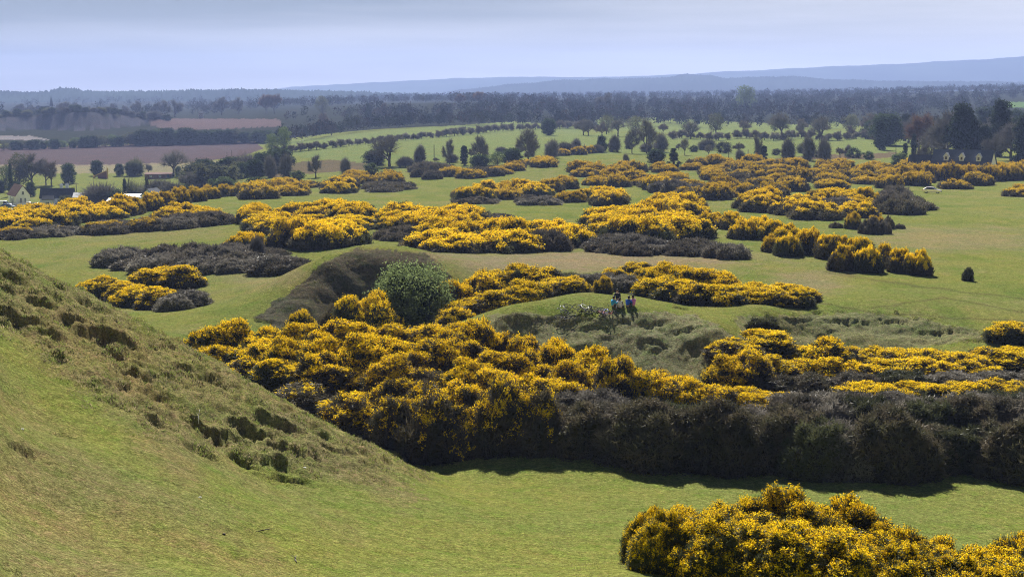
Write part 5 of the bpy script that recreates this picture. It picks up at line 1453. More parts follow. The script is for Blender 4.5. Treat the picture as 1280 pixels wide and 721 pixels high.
# road by the houses and garden wall
def strip(name, label, pts, width, m, zoff, thick=None):
    P = [stand(px, Y) for px, Y in pts]
    fine = []
    for a, b_ in zip(P[:-1], P[1:]):
        for k in range(12): fine.append(a.lerp(b_, k / 12))
    fine.append(P[-1])
    V = []; F = []
    for i, q in enumerate(fine):
        d = (fine[min(i + 1, len(fine) - 1)] - fine[max(i - 1, 0)]); d.z = 0; d.normalize(); n = Vector((-d.y, d.x, 0))
        for s in (-1, -.33, .33, 1):
            e = q + n * width / 2 * s; V.append((e.x, e.y, H(e.x, e.y) + zoff))
    for i in range(len(fine) - 1):
        for s in range(3):
            F.append((i * 4 + s, i * 4 + s + 1, i * 4 + s + 5, i * 4 + s + 4))
    o = link(name, np_mesh(name, np.array(V), np.array(F), [m], smooth=True))
    return tag(o, label, 'road', kind='structure')
strip('road', 'pale road in front of the white gabled house', [(-60, 418), (0, 420), (30, 424), (60, 432), (100, 436)], 9, M['road'], .10)
def wall_line(name, label, cat, pts, h, th, m):
    r = empty(name, stand(*pts[0])); tag(r, label, cat)
    b = MB()
    for (a, c) in zip(pts[:-1], pts[1:]):
        A, B = stand(*a), stand(*c); d = B - A
        b.box((A + B) / 2 - r.location + Vector((0, 0, h / 2 - .3)), (Vector((d.x, d.y)).length, th, h + .6), math.atan2(d.y, d.x))
    b.build('wall', m, r)
    cb = MB()
    for (a, c) in zip(pts[:-1], pts[1:]):
        A, B = stand(*a), stand(*c); d = B - A
        cb.box((A + B) / 2 - r.location + Vector((0, 0, h + .05)), (Vector((d.x, d.y)).length, th + .12, .1), math.atan2(d.y, d.x))
    cb.build('coping', M['concrete'], r)
wall_line('garden_wall', 'low blue-grey garden wall in front of the white gabled house', 'wall', [(15, 447), (34, 447)], 1.1, .25, M['blue_wall'])

# ------------------------------------------------------------------ poles
def pole(px, Y, top, label, arm=True, group=None):
    p = stand(px, Y); h = max(3, zat(px, top, Y) - p.z)
    r = empty('utility_pole', p, rng.uniform(-.3, .3)); tag(r, label, 'pole', group)
    b = MB(); b.tube((0, 0, -.4), (0, 0, h), .15, .10, 8); b.build('pole', M['pole'], r)
    if arm:
        b = MB(); b.box((0, .13, h - .5), (1.8, .1, .12)); b.build('crossarm', M['pole'], r)
        for s in (-.75, 0, .75):
            b = MB(); b.tube((s, .13, h - .44), (s, .13, h - .22), .05, .04, 6); b.build('insulator', M['white_paint'], r)
pole(543, 480, 181, 'tall plain pole standing in front of the sloping field', False)
pole(65, 560, 211, 'utility pole standing in the grass field above the bungalow')
pole(95.5, 520, 228, 'utility pole with crossarm right of the bungalow chimney')
pole(41.5, 560, 233, 'short post in the grass right of the white gabled house', False)
pole(285, 600, 190, 'left of two bare poles above the dark evergreens on the left', False)
pole(291, 600, 188, 'right of two bare poles above the dark evergreens on the left', False)
pole(910, 480, 186, 'left of two short posts at the back of the big gorse field', False)
pole(934, 480, 187, 'right of two short posts at the back of the big gorse field', False)
pole(1118, 520, 178, 'thin pole on the pasture edge left of the dormer house', False)

# ------------------------------------------------------------------ vehicles
M['tyre'] = mat_plain('tyre_rubber', (.02, .02, .02), .8, .1, 5)
M['rim'] = mat_plain('alloy', (.5, .5, .52), .3, .05, 5, metal=.8)
M['lamp'] = mat_plain('lamp_glass', (.75, .75, .72), .15, .03, 5, spec=.6)
M['tail'] = mat_plain('tail_lamp', (.45, .02, .02), .2, .05, 5, spec=.6)
M['trim'] = mat_plain('black_trim', (.025, .025, .027), .7, .1, 5, spec=.1)
def car(loc, rz, color, label, name='parked_car', cat='car', van=False, metal=.3):
    r = empty(name, loc, rz); tag(r, label, cat)
    paint_ = mat_plain(name + '_paint', color, .22, .03, 2, metal=metal, spec=.6)
    if van:
        side = [(-2.6, .35), (2.55, .35), (2.65, .75), (2.45, 1.05), (1.75, 1.2), (1.05, 2.05), (.8, 2.15), (-2.55, 2.15), (-2.65, 1.9), (-2.65, .6)]
        glass = [(1.0, 1.25), (1.62, 1.25), (1.0, 1.95), (.3, 1.95), (.3, 1.25)]; W, belt, top = 1.95, 1.15, 2.15
        ws = ((1.80, 1.22), (1.10, 2.0)); wx = (-1.7, 1.75); wr = .34
    else:
        side = [(-2.1, .3), (2.05, .3), (2.15, .5), (2.1, .72), (1.3, .92), (.95, .97), (.3, 1.42), (-.2, 1.5), (-1.2, 1.47), (-1.95, 1.02), (-2.12, .9), (-2.15, .5)]
        glass = [(.78, 1.0), (.22, 1.36), (-.2, 1.42), (-1.1, 1.38), (-1.62, 1.02)]; W, belt, top = 1.72, .95, 1.5
        ws = ((.98, .98), (.33, 1.41)); wx = (-1.3, 1.35); wr = .32
    def hw(z): return W / 2 * (1 - .20 * max(0, (z - belt)) / (top - belt)) * (1 - .06 * max(0, .5 - z))
    b = MB(); n = len(side)
    vs = [(x, -hw(z), z) for x, z in side] + [(x, hw(z), z) for x, z in side]
    b.add(vs, [tuple(range(n)), tuple(range(2 * n - 1, n - 1, -1))] + [(i, n + i, n + (i + 1) % n, (i + 1) % n) for i in range(n)])
    body = b.build('body', paint_, r, bevel=.07)
    for s in (-1, 1):
        b = MB(); vs = [(x, s * (hw(z) + .006), z) for x, z in glass]; vs2 = [(x, s * (hw(z) - .05), z) for x, z in glass]
        k = len(glass); b.add(vs + vs2, [tuple(range(k)), tuple(range(2 * k - 1, k - 1, -1))] + [(i, k + i, k + (i + 1) % k, (i + 1) % k) for i in range(k)])
        b.build('side_window', M['glass'], r)
    (x0, z0), (x1, z1) = ws
    nx, nz = (z1 - z0), (x0 - x1); l = math.hypot(nx, nz); nx, nz = nx / l * .012, nz / l * .012
    b = MB(); b.quad((x0 + nx, -hw(z0) * .9, z0 + nz), (x0 + nx, hw(z0) * .9, z0 + nz), (x1 + nx, hw(z1) * .9, z1 + nz), (x1 + nx, -hw(z1) * .9, z1 + nz)); b.build('windscreen', M['glass'], r)
    b = MB()
    if van: b.box((-2.66, 0, 1.6), (.03, 1.4, .5))
    else: b.quad((-1.27, -.58, 1.46), (-1.27, .58, 1.46), (-1.93, .68, 1.06), (-1.93, -.68, 1.06))
    b.build('rear_window', M['glass'], r)
    xe = 2.14 if not van else 2.62
    for s in (-1, 1):
        b = MB(); b.box((xe - .04, s * W * .36, .64 if not van else .85), (.14, .34, .15)); b.build('headlight', M['lamp'], r)
        b = MB(); b.box((-xe, s * W * .40, .78 if not van else 1.0), (.08, .2, .24)); b.build('tail_light', M['tail'], r)
        b = MB(); b.box((.75 if not van else 1.3, s * (W / 2 + .09), belt + .06), (.14, .18, .13)); b.build('mirror', paint_, r)
        for x in wx:
            w_ = MB(); w_.torus((x, s * (W / 2 - .10), wr), wr - .09, .095, 24, 8); t = w_.build('wheel', M['tyre'], r, True)
            w_ = MB(); w_.disc((x, s * (W / 2 - .06), wr), wr - .11, .12, 14); w_.build('rim', M['rim'], t)
    b = MB(); b.box((xe, 0, .42), (.10, W * .8, .16)); b.box((-xe, 0, .42), (.10, W * .8, .16)); b.build('bumper', M['trim'], r)
    return r
p = ground(1165, 241.5); car(p, R(-24), (.74, .64, .68), 'silvery pink car parked alone on the grass below the gorse strip, glinting in the sun', metal=.5)
p = stand(9, 437); car(p, R(8), (.03, .06, .13), 'dark blue car parked in front of the garden wall at the far left edge')
p = stand(3, 446); car(p, R(4), (.75, .75, .75), 'white van behind the dark blue car at the far left edge', 'parked_van', 'van', van=True, metal=0)
p = stand(46, 447); car(p, R(70), (.02, .04, .10), 'dark car seen end-on between the white gabled house and the bungalow')
p = stand(37, 452); car(p, R(20), (.6, .57, .50), 'cream car parked between the white gabled house and the dark car')
p = stand(105, 446); car(p, R(12), (.75, .74, .72), 'white car parked at the small white shed right of the bungalow')
p = stand(116, 452); car(p, R(-15), (.7, .68, .62), 'pale car parked right of the white car by the small white shed')

# ------------------------------------------------------------------ people
M['skin'] = mat_plain('skin', (.50, .32, .24), .6, .06, 8)
M['hair'] = mat_plain('dark_hair', (.025, .018, .014), .7, .2, 20)
M['trouser_navy'] = mat_plain('navy_trousers', (.025, .032, .06), .9, .12, 8)
M['trouser_grey'] = mat_plain('grey_trousers', (.12, .12, .13), .9, .12, 8)
M['eye'] = mat_plain('eye', (.03, .025, .02), .2, .02, 5)
M['lip'] = mat_plain('lip', (.40, .18, .15), .6, .05, 5)
M['shoe'] = mat_plain('shoe', (.04, .04, .045), .8, .1, 8)
def person(loc, rz, shirt_c, trouser, label, pose, hair_len=.0, scale=1.0):
    """pose: joint positions; facing local +Y"""
    r = empty('person', loc, rz); r.scale = (scale,) * 3; tag(r, label, 'person', None)
    J = pose
    verts = []; rad = []; edges = []; idx = {}
    def add(n, p, rr, parent=None):
        idx[n] = len(verts); verts.append(p); rad.append(rr)
        if parent is not None: edges.append((idx[parent], idx[n]))
    add('pelvis', J['pelvis'], .135); add('waist', J['waist'], .115, 'pelvis'); add('chest', J['chest'], .145, 'waist'); add('neck', J['neck'], .055, 'chest')
    add('chin', J['chin'], .072, 'neck'); add('head', J['head'], .098, 'chin'); add('crown', J['crown'], .075, 'head')
    for s in ('l', 'r'):
        add('sh' + s, J['sh' + s], .062, 'chest'); add('el' + s, J['el' + s], .046, 'sh' + s); add('wr' + s, J['wr' + s], .030, 'el' + s)
        e = Vector(J['el' + s]); w = Vector(J['wr' + s]); d = (w - e).normalized()
        sg = -1 if s == 'l' else 1
        side = d.cross(Vector((0, 0, 1)))
        side = side.normalized() if side.length > .05 else Vector((1, 0, 0))
        nrm = side.cross(d).normalized()
        add('pa' + s, tuple(w + d * .055), .032, 'wr' + s)
        for q, (off, ln) in enumerate(((-.030, .060), (-.010, .072), (.011, .066), (.030, .052))):
            b0 = w + d * .095 + side * off; b1 = b0 + d * ln * .55 - nrm * .012; b2 = b1 + d * ln * .4 - nrm * .03
            add('f%d%s' % (q, s), tuple(b0), .0095, 'pa' + s); add('g%d%s' % (q, s), tuple(b1), .0085, 'f%d%s' % (q, s)); add('h%d%s' % (q, s), tuple(b2), .007, 'g%d%s' % (q, s))
        t0 = w + d * .045 - side * sg * .042; t1 = t0 + d * .042 - side * sg * .022
        add('t0' + s, tuple(t0), .011, 'pa' + s); add('t1' + s, tuple(t1), .009, 't0' + s)
        add('hp' + s, J['hp' + s], .092, 'pelvis'); add('kn' + s, J['kn' + s], .062, 'hp' + s); add('an' + s, J['an' + s], .042, 'kn' + s)
        add('to' + s, J['to' + s], .034, 'an' + s)
    me = bpy.data.meshes.new('body'); me.from_pydata(verts, edges, [])
    o = link('body', me)
    sk = o.modifiers.new('skin', 'SKIN'); sk.use_smooth_shade = True
    o.modifiers.new('sub', 'SUBSURF').levels = 1
    for k, q in enumerate(rad): me.skin_vertices[0].data[k].radius = (q, q)
    me.skin_vertices[0].data[0].use_root = True
    dg = bpy.context.evaluated_depsgraph_get(); dg.update()
    bm2 = bpy.data.meshes.new_from_object(o.evaluated_get(dg)); bpy.data.objects.remove(o)
    bm2.name = 'body'; bm2.materials.clear(); bm2.materials.append(M['skin'])
    for pl in bm2.polygons: pl.use_smooth = True; pl.material_index = 0
    body = link('body', bm2, r)
    # clothes: offset copies of the body surface, chosen by the nearest bone
    bones = []
    for a, b_ in edges:
        na = [k for k, v in idx.items() if v == a][0]; nb = [k for k, v in idx.items() if v == b_][0]
        bones.append((np.array(verts[a]), np.array(verts[b_]), na, nb))
    co = np.array([tuple(v.co) for v in bm2.vertices]); no = np.array([tuple(v.normal) for v in bm2.vertices])
    best = np.full(len(co), 9.0); which = np.zeros(len(co), int); tt = np.zeros(len(co))
    for k, (a, b_, na, nb) in enumerate(bones):
        ab = b_ - a; t = np.clip(((co - a) @ ab) / (ab @ ab), 0, 1); d = np.linalg.norm(co - a - t[:, None] * ab, axis=1) - (rad[idx[na]] * (1 - t) + rad[idx[nb]] * t)
        m_ = d < best; best[m_] = d[m_]; which[m_] = k; tt[m_] = t[m_]
    ends = [b_[3] for b_ in bones]
    up = {k for k, e in enumerate(ends) if e in ('waist', 'chest', 'shl', 'shr', 'ell', 'elr', 'wrl', 'wrr')}
    dn = {k for k, e in enumerate(ends) if e in ('hpl', 'hpr', 'knl', 'knr', 'anl', 'anr')}
    ft = {k for k, e in enumerate(ends) if e in ('tol', 'tor')}
    def cloth(name, sel, m, off):
        keep = np.array([(w in sel) or (name == 'shirt' and ends[w] == 'neck' and t_ < .62) or (name == 'shirt' and ends[w] in ('hpl', 'hpr') and t_ < .12) for w, t_ in zip(which, tt)])
        fs = [tuple(p.vertices) for p in bm2.polygons if all(keep[v] for v in p.vertices)]
        used = sorted({v for f in fs for v in f}); mp_ = {v: i for i, v in enumerate(used)}
        if not fs: return
        me2 = bpy.data.meshes.new(name); me2.from_pydata([tuple(co[v] + no[v] * off) for v in used], [], [tuple(mp_[v] for v in f) for f in fs]); me2.materials.append(m)
        for p in me2.polygons: p.use_smooth = True
        c = link(name, me2, r); return c
    cloth('shirt', up, mat_plain('shirt_cloth', shirt_c, .9, .08, 12), .024)
    cloth('trousers', dn, trouser, .020)
    cloth('shoes', ft, M['shoe'], .012)
    # hair cap and face
    hd = Vector(J['head']); cr_ = Vector(J['crown']); ch_ = Vector(J['chin'])
    f = Vector(J.get('face', (0, 1, 0))).normalized()
    upv = (cr_ - ch_).normalized(); sd = f.cross(upv).normalized(); f = upv.cross(sd).normalized()
    hm = MB(); C0 = hd + upv * .035 - f * .012
    nu, nv = 16, 8; vs = []; fs = []
    for j in range(nv + 1):
        th = math.pi * .62 * j / nv
        for i in range(nu):
            ph = 2 * math.pi * i / nu
            back = max(0, -math.cos(ph)); t2 = th * (1 - .22 * max(0, math.cos(ph)) + .30 * back * (1 + hair_len * 3))
            t2 = min(t2, 2.7)
            q = C0 + (f * math.cos(ph) * .112 + sd * math.sin(ph) * .100) * math.sin(t2) + upv * (.122 + hair_len * back * .3) * math.cos(t2)
            vs.append(q)
    for j in range(nv):
        for i in range(nu): fs.append((j * nu + i, j * nu + (i + 1) % nu, (j + 1) * nu + (i + 1) % nu, (j + 1) * nu + i))
    hm.add(vs, fs); hm.build('hair', M['hair'], r, True)
    c = (hd + ch_) / 2 + upv * .03
    b = MB(); b.tube(c + f * .085 + upv * .012, c + f * .122 - upv * .022, .010, .017, 6); b.build('nose', M['skin'], r, True)
    for s in (-1, 1):
        b = MB(); b.tube(c + f * .086 + upv * .03 + sd * s * .034, c + f * .097 + upv * .03 + sd * s * .034, .012, .007, 8); b.build('eye', M['eye'], r, True)
        b = MB(); b.tube(c + sd * s * .088 - upv * .02, c + sd * s * .104 + upv * .03, .018, .024, 6); b.build('ear', M['skin'], r, True)
    b = MB(); b.tube(c + f * .090 - upv * .048 - sd * .022, c + f * .090 - upv * .048 + sd * .022, .008, .008, 6); b.build('mouth', M['lip'], r, True)
    return r

def sit_pose(lean=0.0, back=False, arm_support=False, knees=.42, legs=.62, twist=0.0):
    J = dict(pelvis=(0, 0, .13), waist=(0, -.03 + lean * .3, .30), chest=(0, -.02 + lean, .47), neck=(0, .0 + lean * 1.25, .61), chin=(0, .02 + lean * 1.4, .68), head=(0, .015 + lean * 1.5, .765), crown=(0, .0 + lean * 1.5, .835))
    for s, g in (('l', -1), ('r', 1)):
        J['sh' + s] = (g * .175, -.02 + lean, .545)
        J['hp' + s] = (g * .10, .03, .115); J['kn' + s] = (g * .15, .40, knees); J['an' + s] = (g * .13, legs, .06); J['to' + s] = (g * .14, legs + .15, .035)
        if arm_support and g == arm_support: J['el' + s] = (g * .24, -.12, .30); J['wr' + s] = (g * .25, -.20, .075)
        else: J['el' + s] = (g * .25, .12 + lean, .36); J['wr' + s] = (g * .13, .33 + lean * .6, .42 if knees > .3 else .22)
    J['face'] = (twist, 1, -.05)
    return J
def stand_pose():
    J = dict(pelvis=(0, 0, .90), waist=(0, .0, 1.08), chest=(0, .01, 1.28), neck=(0, .02, 1.44), chin=(0, .04, 1.51), head=(0, .035, 1.60), crown=(0, .02, 1.67))
    for s, g in (('l', -1), ('r', 1)):
        J['sh' + s] = (g * .18, .0, 1.37); J['el' + s] = (g * .24, -.02, 1.09); J['wr' + s] = (g * .22, .10, .86)
        J['hp' + s] = (g * .09, .0, .86); J['kn' + s] = (g * .10, .03, .48); J['an' + s] = (g * .11, -.02, .08); J['to' + s] = (g * .12, .13, .035)
    return J
def kneel_pose():
    J = dict(pelvis=(0, -.05, .36), waist=(0, -.03, .54), chest=(0, .02, .73), neck=(0, .06, .88), chin=(0, .09, .95), head=(0, .09, 1.03), crown=(0, .08, 1.10))
    for s, g in (('l', -1), ('r', 1)):
        J['sh' + s] = (g * .18, .03, .81); J['el' + s] = (g * .25, .12, .56); J['wr' + s] = (g * .15, .32, .48)
        J['hp' + s] = (g * .10, .0, .32); J['kn' + s] = (g * .14, .34, .09); J['an' + s] = (g * .12, -.14, .07); J['to' + s] = (g * .12, -.28, .045)
    J['face'] = (.3, -1, -.1); J['face'] = (.4, 1, -.1)
    return J
PP = 'people sitting on the grassy mound'
PS = 1.0
for (px, py, rz, c, tr, lb, pose, hl) in (
        (766, 387.5, R(-60), (.06, .40, .80), M['trouser_navy'], 'person sitting in a bright light blue shirt, leftmost of the picnic group', sit_pose(.06), .0),
        (772, 383, R(150), (.018, .020, .030), M['trouser_navy'], 'person in dark clothes kneeling behind the light blue and white shirts', kneel_pose(), .0),
        (775, 389, R(-20), (.72, .70, .78), M['trouser_grey'], 'person in a white shirt sitting with back to the viewer and one arm propped behind', sit_pose(-.05, arm_support=-1, knees=.30), .0),
        (784.5, 387.5, R(-35), (.02, .10, .46), M['trouser_navy'], 'person in a dark blue jacket hunched forward next to the pink shirt', sit_pose(.12, knees=.45), .0),
        (791.5, 386.5, R(40), (.50, .16, .48), mat_plain('teal_trousers', (.04, .20, .30), .9, .1, 8), 'person in a pink top and teal trousers sitting rightmost of the picnic group', sit_pose(.02), .15)):
    p = ground(px, py - 3.2); p.z -= .02
    person(p, rz, c, tr, lb, pose, hl)

# ------------------------------------------------------------------ bicycles lying on the grass
M['chain'] = mat_plain('steel', (.07, .07, .075), .7, .1, 8, spec=.05)
M['bike_tyre'] = mat_plain('bike_tyre', (.03, .03, .03), .9, .1, 8, spec=.05)
M['saddle'] = mat_plain('saddle', (.03, .03, .035), .6, .1, 8)
def bicycle(loc, rz, color, label, tilt=84, flip=1, normal=None):
    r = empty('bicycle', loc); tag(r, label, 'bicycle', None)
    fm = mat_plain('bicycle_paint', color, .5, .05, 6, spec=.15)
    for x, wd in ((-.53, 0), (.55, 0)):
        b = MB(); b.torus((x, 0, .34), .318, .026, 30, 6); w = b.build('wheel', M['bike_tyre'], r, True)
        b = MB(); b.torus((x, 0, .34), .288, .012, 30, 5); b.build('rim', M['chain'], w, True)
        b = MB()
        for k in range(12):
            a = 2 * math.pi * k / 12
            b.tube((x, (.03 if k % 2 else -.03), .34), (x + .285 * math.cos(a), 0, .34 + .285 * math.sin(a)), .0022, .0022, 3)
        b.disc((x, 0, .34), .025, .09, 8); b.build('spokes', M['chain'], w)
    b = MB(); bbk, st, ht, hb = (-.10, 0, .30), (-.25, 0, .80), (.36, 0, .86), (.40, 0, .72)
    for a, c, q in ((bbk, st, .017), (st, ht, .018), (bbk, hb, .021), (ht, hb, .022)): b.tube(a, c, q, q, 8)
    for s in (-.05, .05):
        b.tube((-.53, s, .34), (-.10, s * .6, .30), .011, .011, 6); b.tube((-.53, s, .34), (-.235, s * .4, .75), .010, .010, 6)
    b.build('frame', fm, r, True)
    b = MB()
    for s in (-.05, .05): b.tube((.42, s, .66), (.55, s, .34), .014, .012, 6)
    b.tube((.42, -.05, .66), (.42, .05, .66), .016, .016, 6); b.tube((.40, 0, .70), (.43, 0, .64), .018, .018, 6); b.build('fork', fm, r, True)
    b = MB(); b.tube((.36, 0, .86), (.34, 0, .95), .014, .014, 6); b.tube((.34, 0, .95), (.42, 0, .96), .014, .014, 6); b.tube((.42, -.30, .98), (.42, .30, .98), .012, .012, 6); hbk = b.build('handlebar', M['trim'], r, True)
    for s in (-1, 1):
        b = MB(); b.tube((.42, s * .20, .98), (.41, s * .31, .98), .018, .018, 8); b.build('grip', M['saddle'], hbk, True)
    b = MB(); b.tube((-.25, 0, .80), (-.28, 0, .92), .013, .013, 6); b.build('seat_post', M['chain'], r)
    b = MB(); b.add([(-.42, -.07, .93), (-.42, .07, .93), (-.14, .02, .94), (-.14, -.02, .94), (-.42, -.06, .97), (-.42, .06, .97), (-.14, .015, .965), (-.14, -.015, .965)], [(0, 1, 2, 3), (4, 5, 6, 7), (0, 1, 5, 4), (1, 2, 6, 5), (2, 3, 7, 6), (3, 0, 4, 7)]); b.build('saddle', M['saddle'], r, bevel=.012)
    b = MB(); b.torus((-.10, .045, .30), .085, .008, 18, 4); b.tube((-.10, .06, .30), (.04, .06, .22), .010, .010, 5); b.tube((-.10, -.06, .30), (-.24, -.06, .38), .010, .010, 5); b.tube((-.10, -.06, .30), (-.10, .06, .30), .015, .015, 6)
    ck = b.build('crank', M['chain'], r)
    for s, q in ((1, (.04, .11, .22)), (-1, (-.24, -.11, .38))):
        b = MB(); b.box(q, (.09, .09, .025)); b.build('pedal', M['trim'], ck)
    # lay it down on its side, on the slope of the ground
    e = .6
    gx_ = (H(loc.x + e, loc.y) - H(loc.x - e, loc.y)) / (2 * e); gy_ = (H(loc.x, loc.y + e) - H(loc.x, loc.y - e)) / (2 * e)
    n = Vector((-gx_, -gy_, 1)).normalized()
    q = Vector((0, 0, 1)).rotation_difference(n)
    r.rotation_mode = 'QUATERNION'
    r.rotation_quaternion = q @ Euler((0, 0, rz)).to_quaternion() @ Euler((R(tilt) * flip, 0, 0)).to_quaternion()
    r.location = loc + n * .14
    return r
for px, py, rz, c, lb, fl in ((704, 394, R(25), (.05, .05, .055), 'black bicycle lying on the grass, leftmost of the bicycles', 1), (713, 390, R(75), (.16, .17, .18), 'grey bicycle lying beside the leftmost black one', -1),
                              (726, 393, R(150), (.55, .56, .57), 'white bicycle lying on the grass in the middle of the bicycles', 1), (737, 391.5, R(20), (.06, .06, .07), 'dark bicycle lying just right of the white one', -1),
                              (747, 393, R(100), (.12, .14, .42), 'blue bicycle lying among the bicycles nearest the people', 1), (755, 390, R(10), (.40, .06, .07), 'red bicycle lying at the right end of the bicycles', 1)):
    bicycle(ground(px, py), rz, c, lb, 82, fl)

# ------------------------------------------------------------------ sheep on the sloping field (white specks)
M['wool'] = mat_plain('wool', (.68, .65, .58), .95, .1, 6)
M['sheep_skin'] = mat_plain('sheep_face', (.30, .26, .22), .9, .1, 6)
def sheep_mesh():
    vv = [(-.45, 0, .62), (-.15, 0, .64), (.2, 0, .65), (.42, 0, .70), (.55, 0, .84), (.66, 0, .88), (.80, 0, .80), (-.40, .14, .60), (-.44, .14, .34), (-.40, .14, .03), (-.40, -.14, .60), (-.44, -.14, .34), (-.40, -.14, .03), (.30, .14, .58), (.30, .14, .30), (.31, .14, .03), (.30, -.14, .58), (.30, -.14, .30), (.31, -.14, .03), (-.62, 0, .52)]
    ee = [(0, 1), (1, 2), (2, 3), (3, 4), (4, 5), (5, 6), (0, 7), (7, 8), (8, 9), (0, 10), (10, 11), (11, 12), (2, 13), (13, 14), (14, 15), (2, 16), (16, 17), (17, 18), (0, 19)]
    rr = [.24, .27, .25, .20, .13, .11, .07, .10, .05, .04, .10, .05, .04, .09, .045, .04, .09, .045, .04, .05]
    me = bpy.data.meshes.new('sheep'); me.from_pydata(vv, ee, []); o = link('sheep', me)
    o.modifiers.new('skin', 'SKIN').use_smooth_shade = True; o.modifiers.new('sub', 'SUBSURF').levels = 1
    for k, q in enumerate(rr): me.skin_vertices[0].data[k].radius = (q, q)
    me.skin_vertices[0].data[1].use_root = True
    dg = bpy.context.evaluated_depsgraph_get(); dg.update()
    m2 = bpy.data.meshes.new_from_object(o.evaluated_get(dg)); bpy.data.objects.remove(o)
    m2.materials.clear(); m2.materials.append(M['wool']); m2.materials.append(M['sheep_skin'])
    for p in m2.polygons:
        p.use_smooth = True; p.material_index = 1 if (p.center.z < .36 or p.center.x > .62) else 0
    return m2
SM = sheep_mesh()
for px, py, lb in ((375, 178, 'white sheep grazing near the left end of the hedge across the sloping field'), (379, 177.4, 'white sheep grazing near the left end of the hedge across the sloping field'), (526, 183, 'single white sheep on the sloping field right of the bare many-limbed tree')):
    p = ground(px, py); o = link('sheep', SM, None, p); o.rotation_euler.z = rng.uniform(0, 6); tag(o, lb, 'sheep', 'sheep on the sloping field' if 'left end' in lb else None)

# ------------------------------------------------------------------ grass standing proud of the turf near the viewer, one mass
def grass(n, seed):
    rs = np.random.RandomState(seed)
    P = []
    got = 0
    while got < n:
        m = 60000
        px = rs.uniform(-60, 1340, m); Y = rs.uniform(29, 150, m)
        x = (px - 640) / FPX * Y
        zb = h_base(x, Y); qx, qy = project(x, Y, zb)
        rough = rough_mask(qx, qy, Y, 10 * noise2(x / 2.1, Y / 2.1), 8 * noise2(x / 1.7, Y / 1.7))
        cl = .5 + .5 * fbm(x / 1.4, Y / 1.4, 3)
        pr = np.where(rough > .05, rough * (Y < 90) * (.06 + .5 * sstep(.5, .95, cl)) + .04, .12 * sstep(.2, .9, cl)) * np.clip(Y / 60, .4, 1)
        pr = pr * ((qy < 735) & (qy > 290))
        k = rs.rand(m) < pr
        P.append(np.stack([x[k], Y[k], rough[k], cl[k]], 1)); got += k.sum()
    P = np.concatenate(P)[:n]
    z = H(P[:, 0], P[:, 1]) - .02
    base = np.stack([P[:, 0], P[:, 1], z], 1)
    nb = 6
    b = np.repeat(base, nb, 0) + np.concatenate([.07 * rs.randn(n * nb, 2), np.zeros((n * nb, 1))], 1)
    rg = np.repeat(P[:, 2], nb); cl = np.repeat(P[:, 3], nb)
    ln = np.where(rg > .05, .05 + .10 * np.clip(cl, 0, 1), .04 + .03 * cl)
    d = unit(np.stack([.55 * rs.randn(n * nb), .55 * rs.randn(n * nb), np.ones(n * nb)], 1))
    side = unit(np.cross(d, rs.randn(n * nb, 3)))
    w = (ln * .16)[:, None]
    V = np.stack([b - side * w, b + side * w, b + d * (ln * rs.uniform(.6, 1.3, n * nb))[:, None]], 1).reshape(-1, 3)
    pal = np.array([(.190, .215, .062), (.230, .210, .100), (.280, .235, .140), (.150, .190, .045), (.190, .165, .095)])
    c = pal[np.minimum(4, (rs.rand(n) * (2.0 + 3.2 * (P[:, 2] > 0))).astype(int))]
    c = np.repeat(c, nb * 3, 0) * rs.uniform(.8, 1.2, (n * nb, 1)).repeat(3, 0)
    o = link('grass', np_mesh('grass', V, np.arange(len(V)).reshape(-1, 3), [M['grass_blade']], color=c))
    tag(o, 'short tufts of rough grass over the slopes and the near turf', 'grass', kind='stuff')
grass(60000, 21)

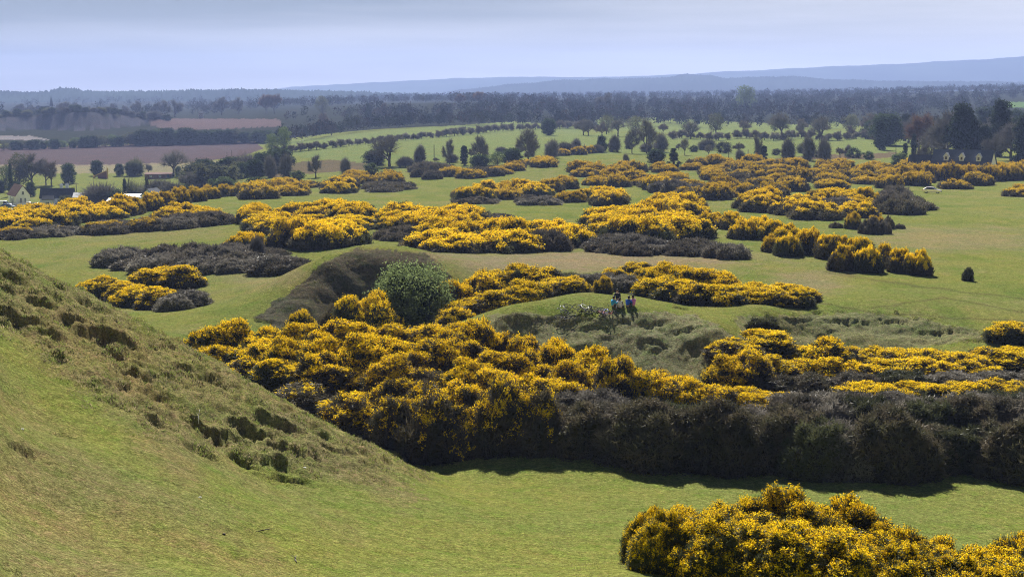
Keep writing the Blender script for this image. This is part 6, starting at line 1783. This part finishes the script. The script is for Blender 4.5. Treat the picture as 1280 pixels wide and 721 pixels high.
# ------------------------------------------------------------------ small things on the near turf
def litter(px, py, pts, label, name, m, cat):
    p = ground(px, py)
    b = MB()
    for a, c, q0, q1 in pts: b.tube(a, c, q0, q1, 5)
    r = b.build(name, m, None, True); r.location = p; r.rotation_euler.z = rng.uniform(0, 6); tag(r, label, cat)
st = [((-.35, 0, .03), (0, .03, .05), .018, .02), ((0, .03, .05), (.4, -.04, .03), .02, .012), ((.1, .02, .05), (.25, .12, .10), .012, .006)]
litter(248, 530, [((0, 0, 0), (.05, .02, .35), .02, .015), ((.05, .02, .35), (.2, .05, .6), .015, .006), ((.05, .02, .35), (-.15, 0, .55), .012, .005)], 'small pale dead twig standing by the pits on the left slope', 'dead_twig', M['sheet'], 'twig')
litter(326, 664, st, 'dark fallen stick on the near turf', 'fallen_stick', M['bark'], 'stick')
litter(370, 700, st, 'long thin dark stick on the near turf at the bottom', 'fallen_stick', M['bark'], 'stick')
for px, py, s, m, lb in ((28, 537, .06, M['white_wall'], 'small white stone on the upper left slope'), (250, 622, .06, M['white_wall'], 'small white stone on the near turf'), (381, 585, .07, M['white_wall'], 'white stone below the pits on the left slope'), (280, 668, .06, M['trim'], 'dark clod on the near turf at bottom left'), (1071, 620, .06, M['white_wall'], 'small white stone on the turf right of the nearest bush')):
    p = ground(px, py); rs = np.random.RandomState(int(px))
    b = MB(); vs, fs = hull_mesh(np.array([(0, 0, .3)]), np.array([(1, .7, .55)]), 1.0, 8, 5, rs); b.add([tuple(v * s) for v in vs], [tuple(f) for f in fs])
    o = b.build('stone' if 'stone' in lb else 'clod', m, None, True); o.location = p; tag(o, lb, 'stone' if 'stone' in lb else 'clod')

# ------------------------------------------------------------------ the air: pale haze over the whole plain
hz = MB(); hz.box((0, 4150, 115), (24000, 9300, 276))
ho = hz.build('haze', [])
m, nt, out = mat_new('haze_air')
pv = nt.nodes.new('ShaderNodeVolumePrincipled')
pv.inputs['Color'].default_value = (.30, .395, .71, 1)
pv.inputs['Density'].default_value = HAZE if 'HAZE' in globals() else 1.4e-4
pv.inputs['Anisotropy'].default_value = 0.2
nt.links.new(pv.outputs['Volume'], out.inputs['Volume'])
ho.data.materials.clear(); ho.data.materials.append(m)
tag(ho, 'pale blue haze hanging over the plain', 'haze', kind='stuff')
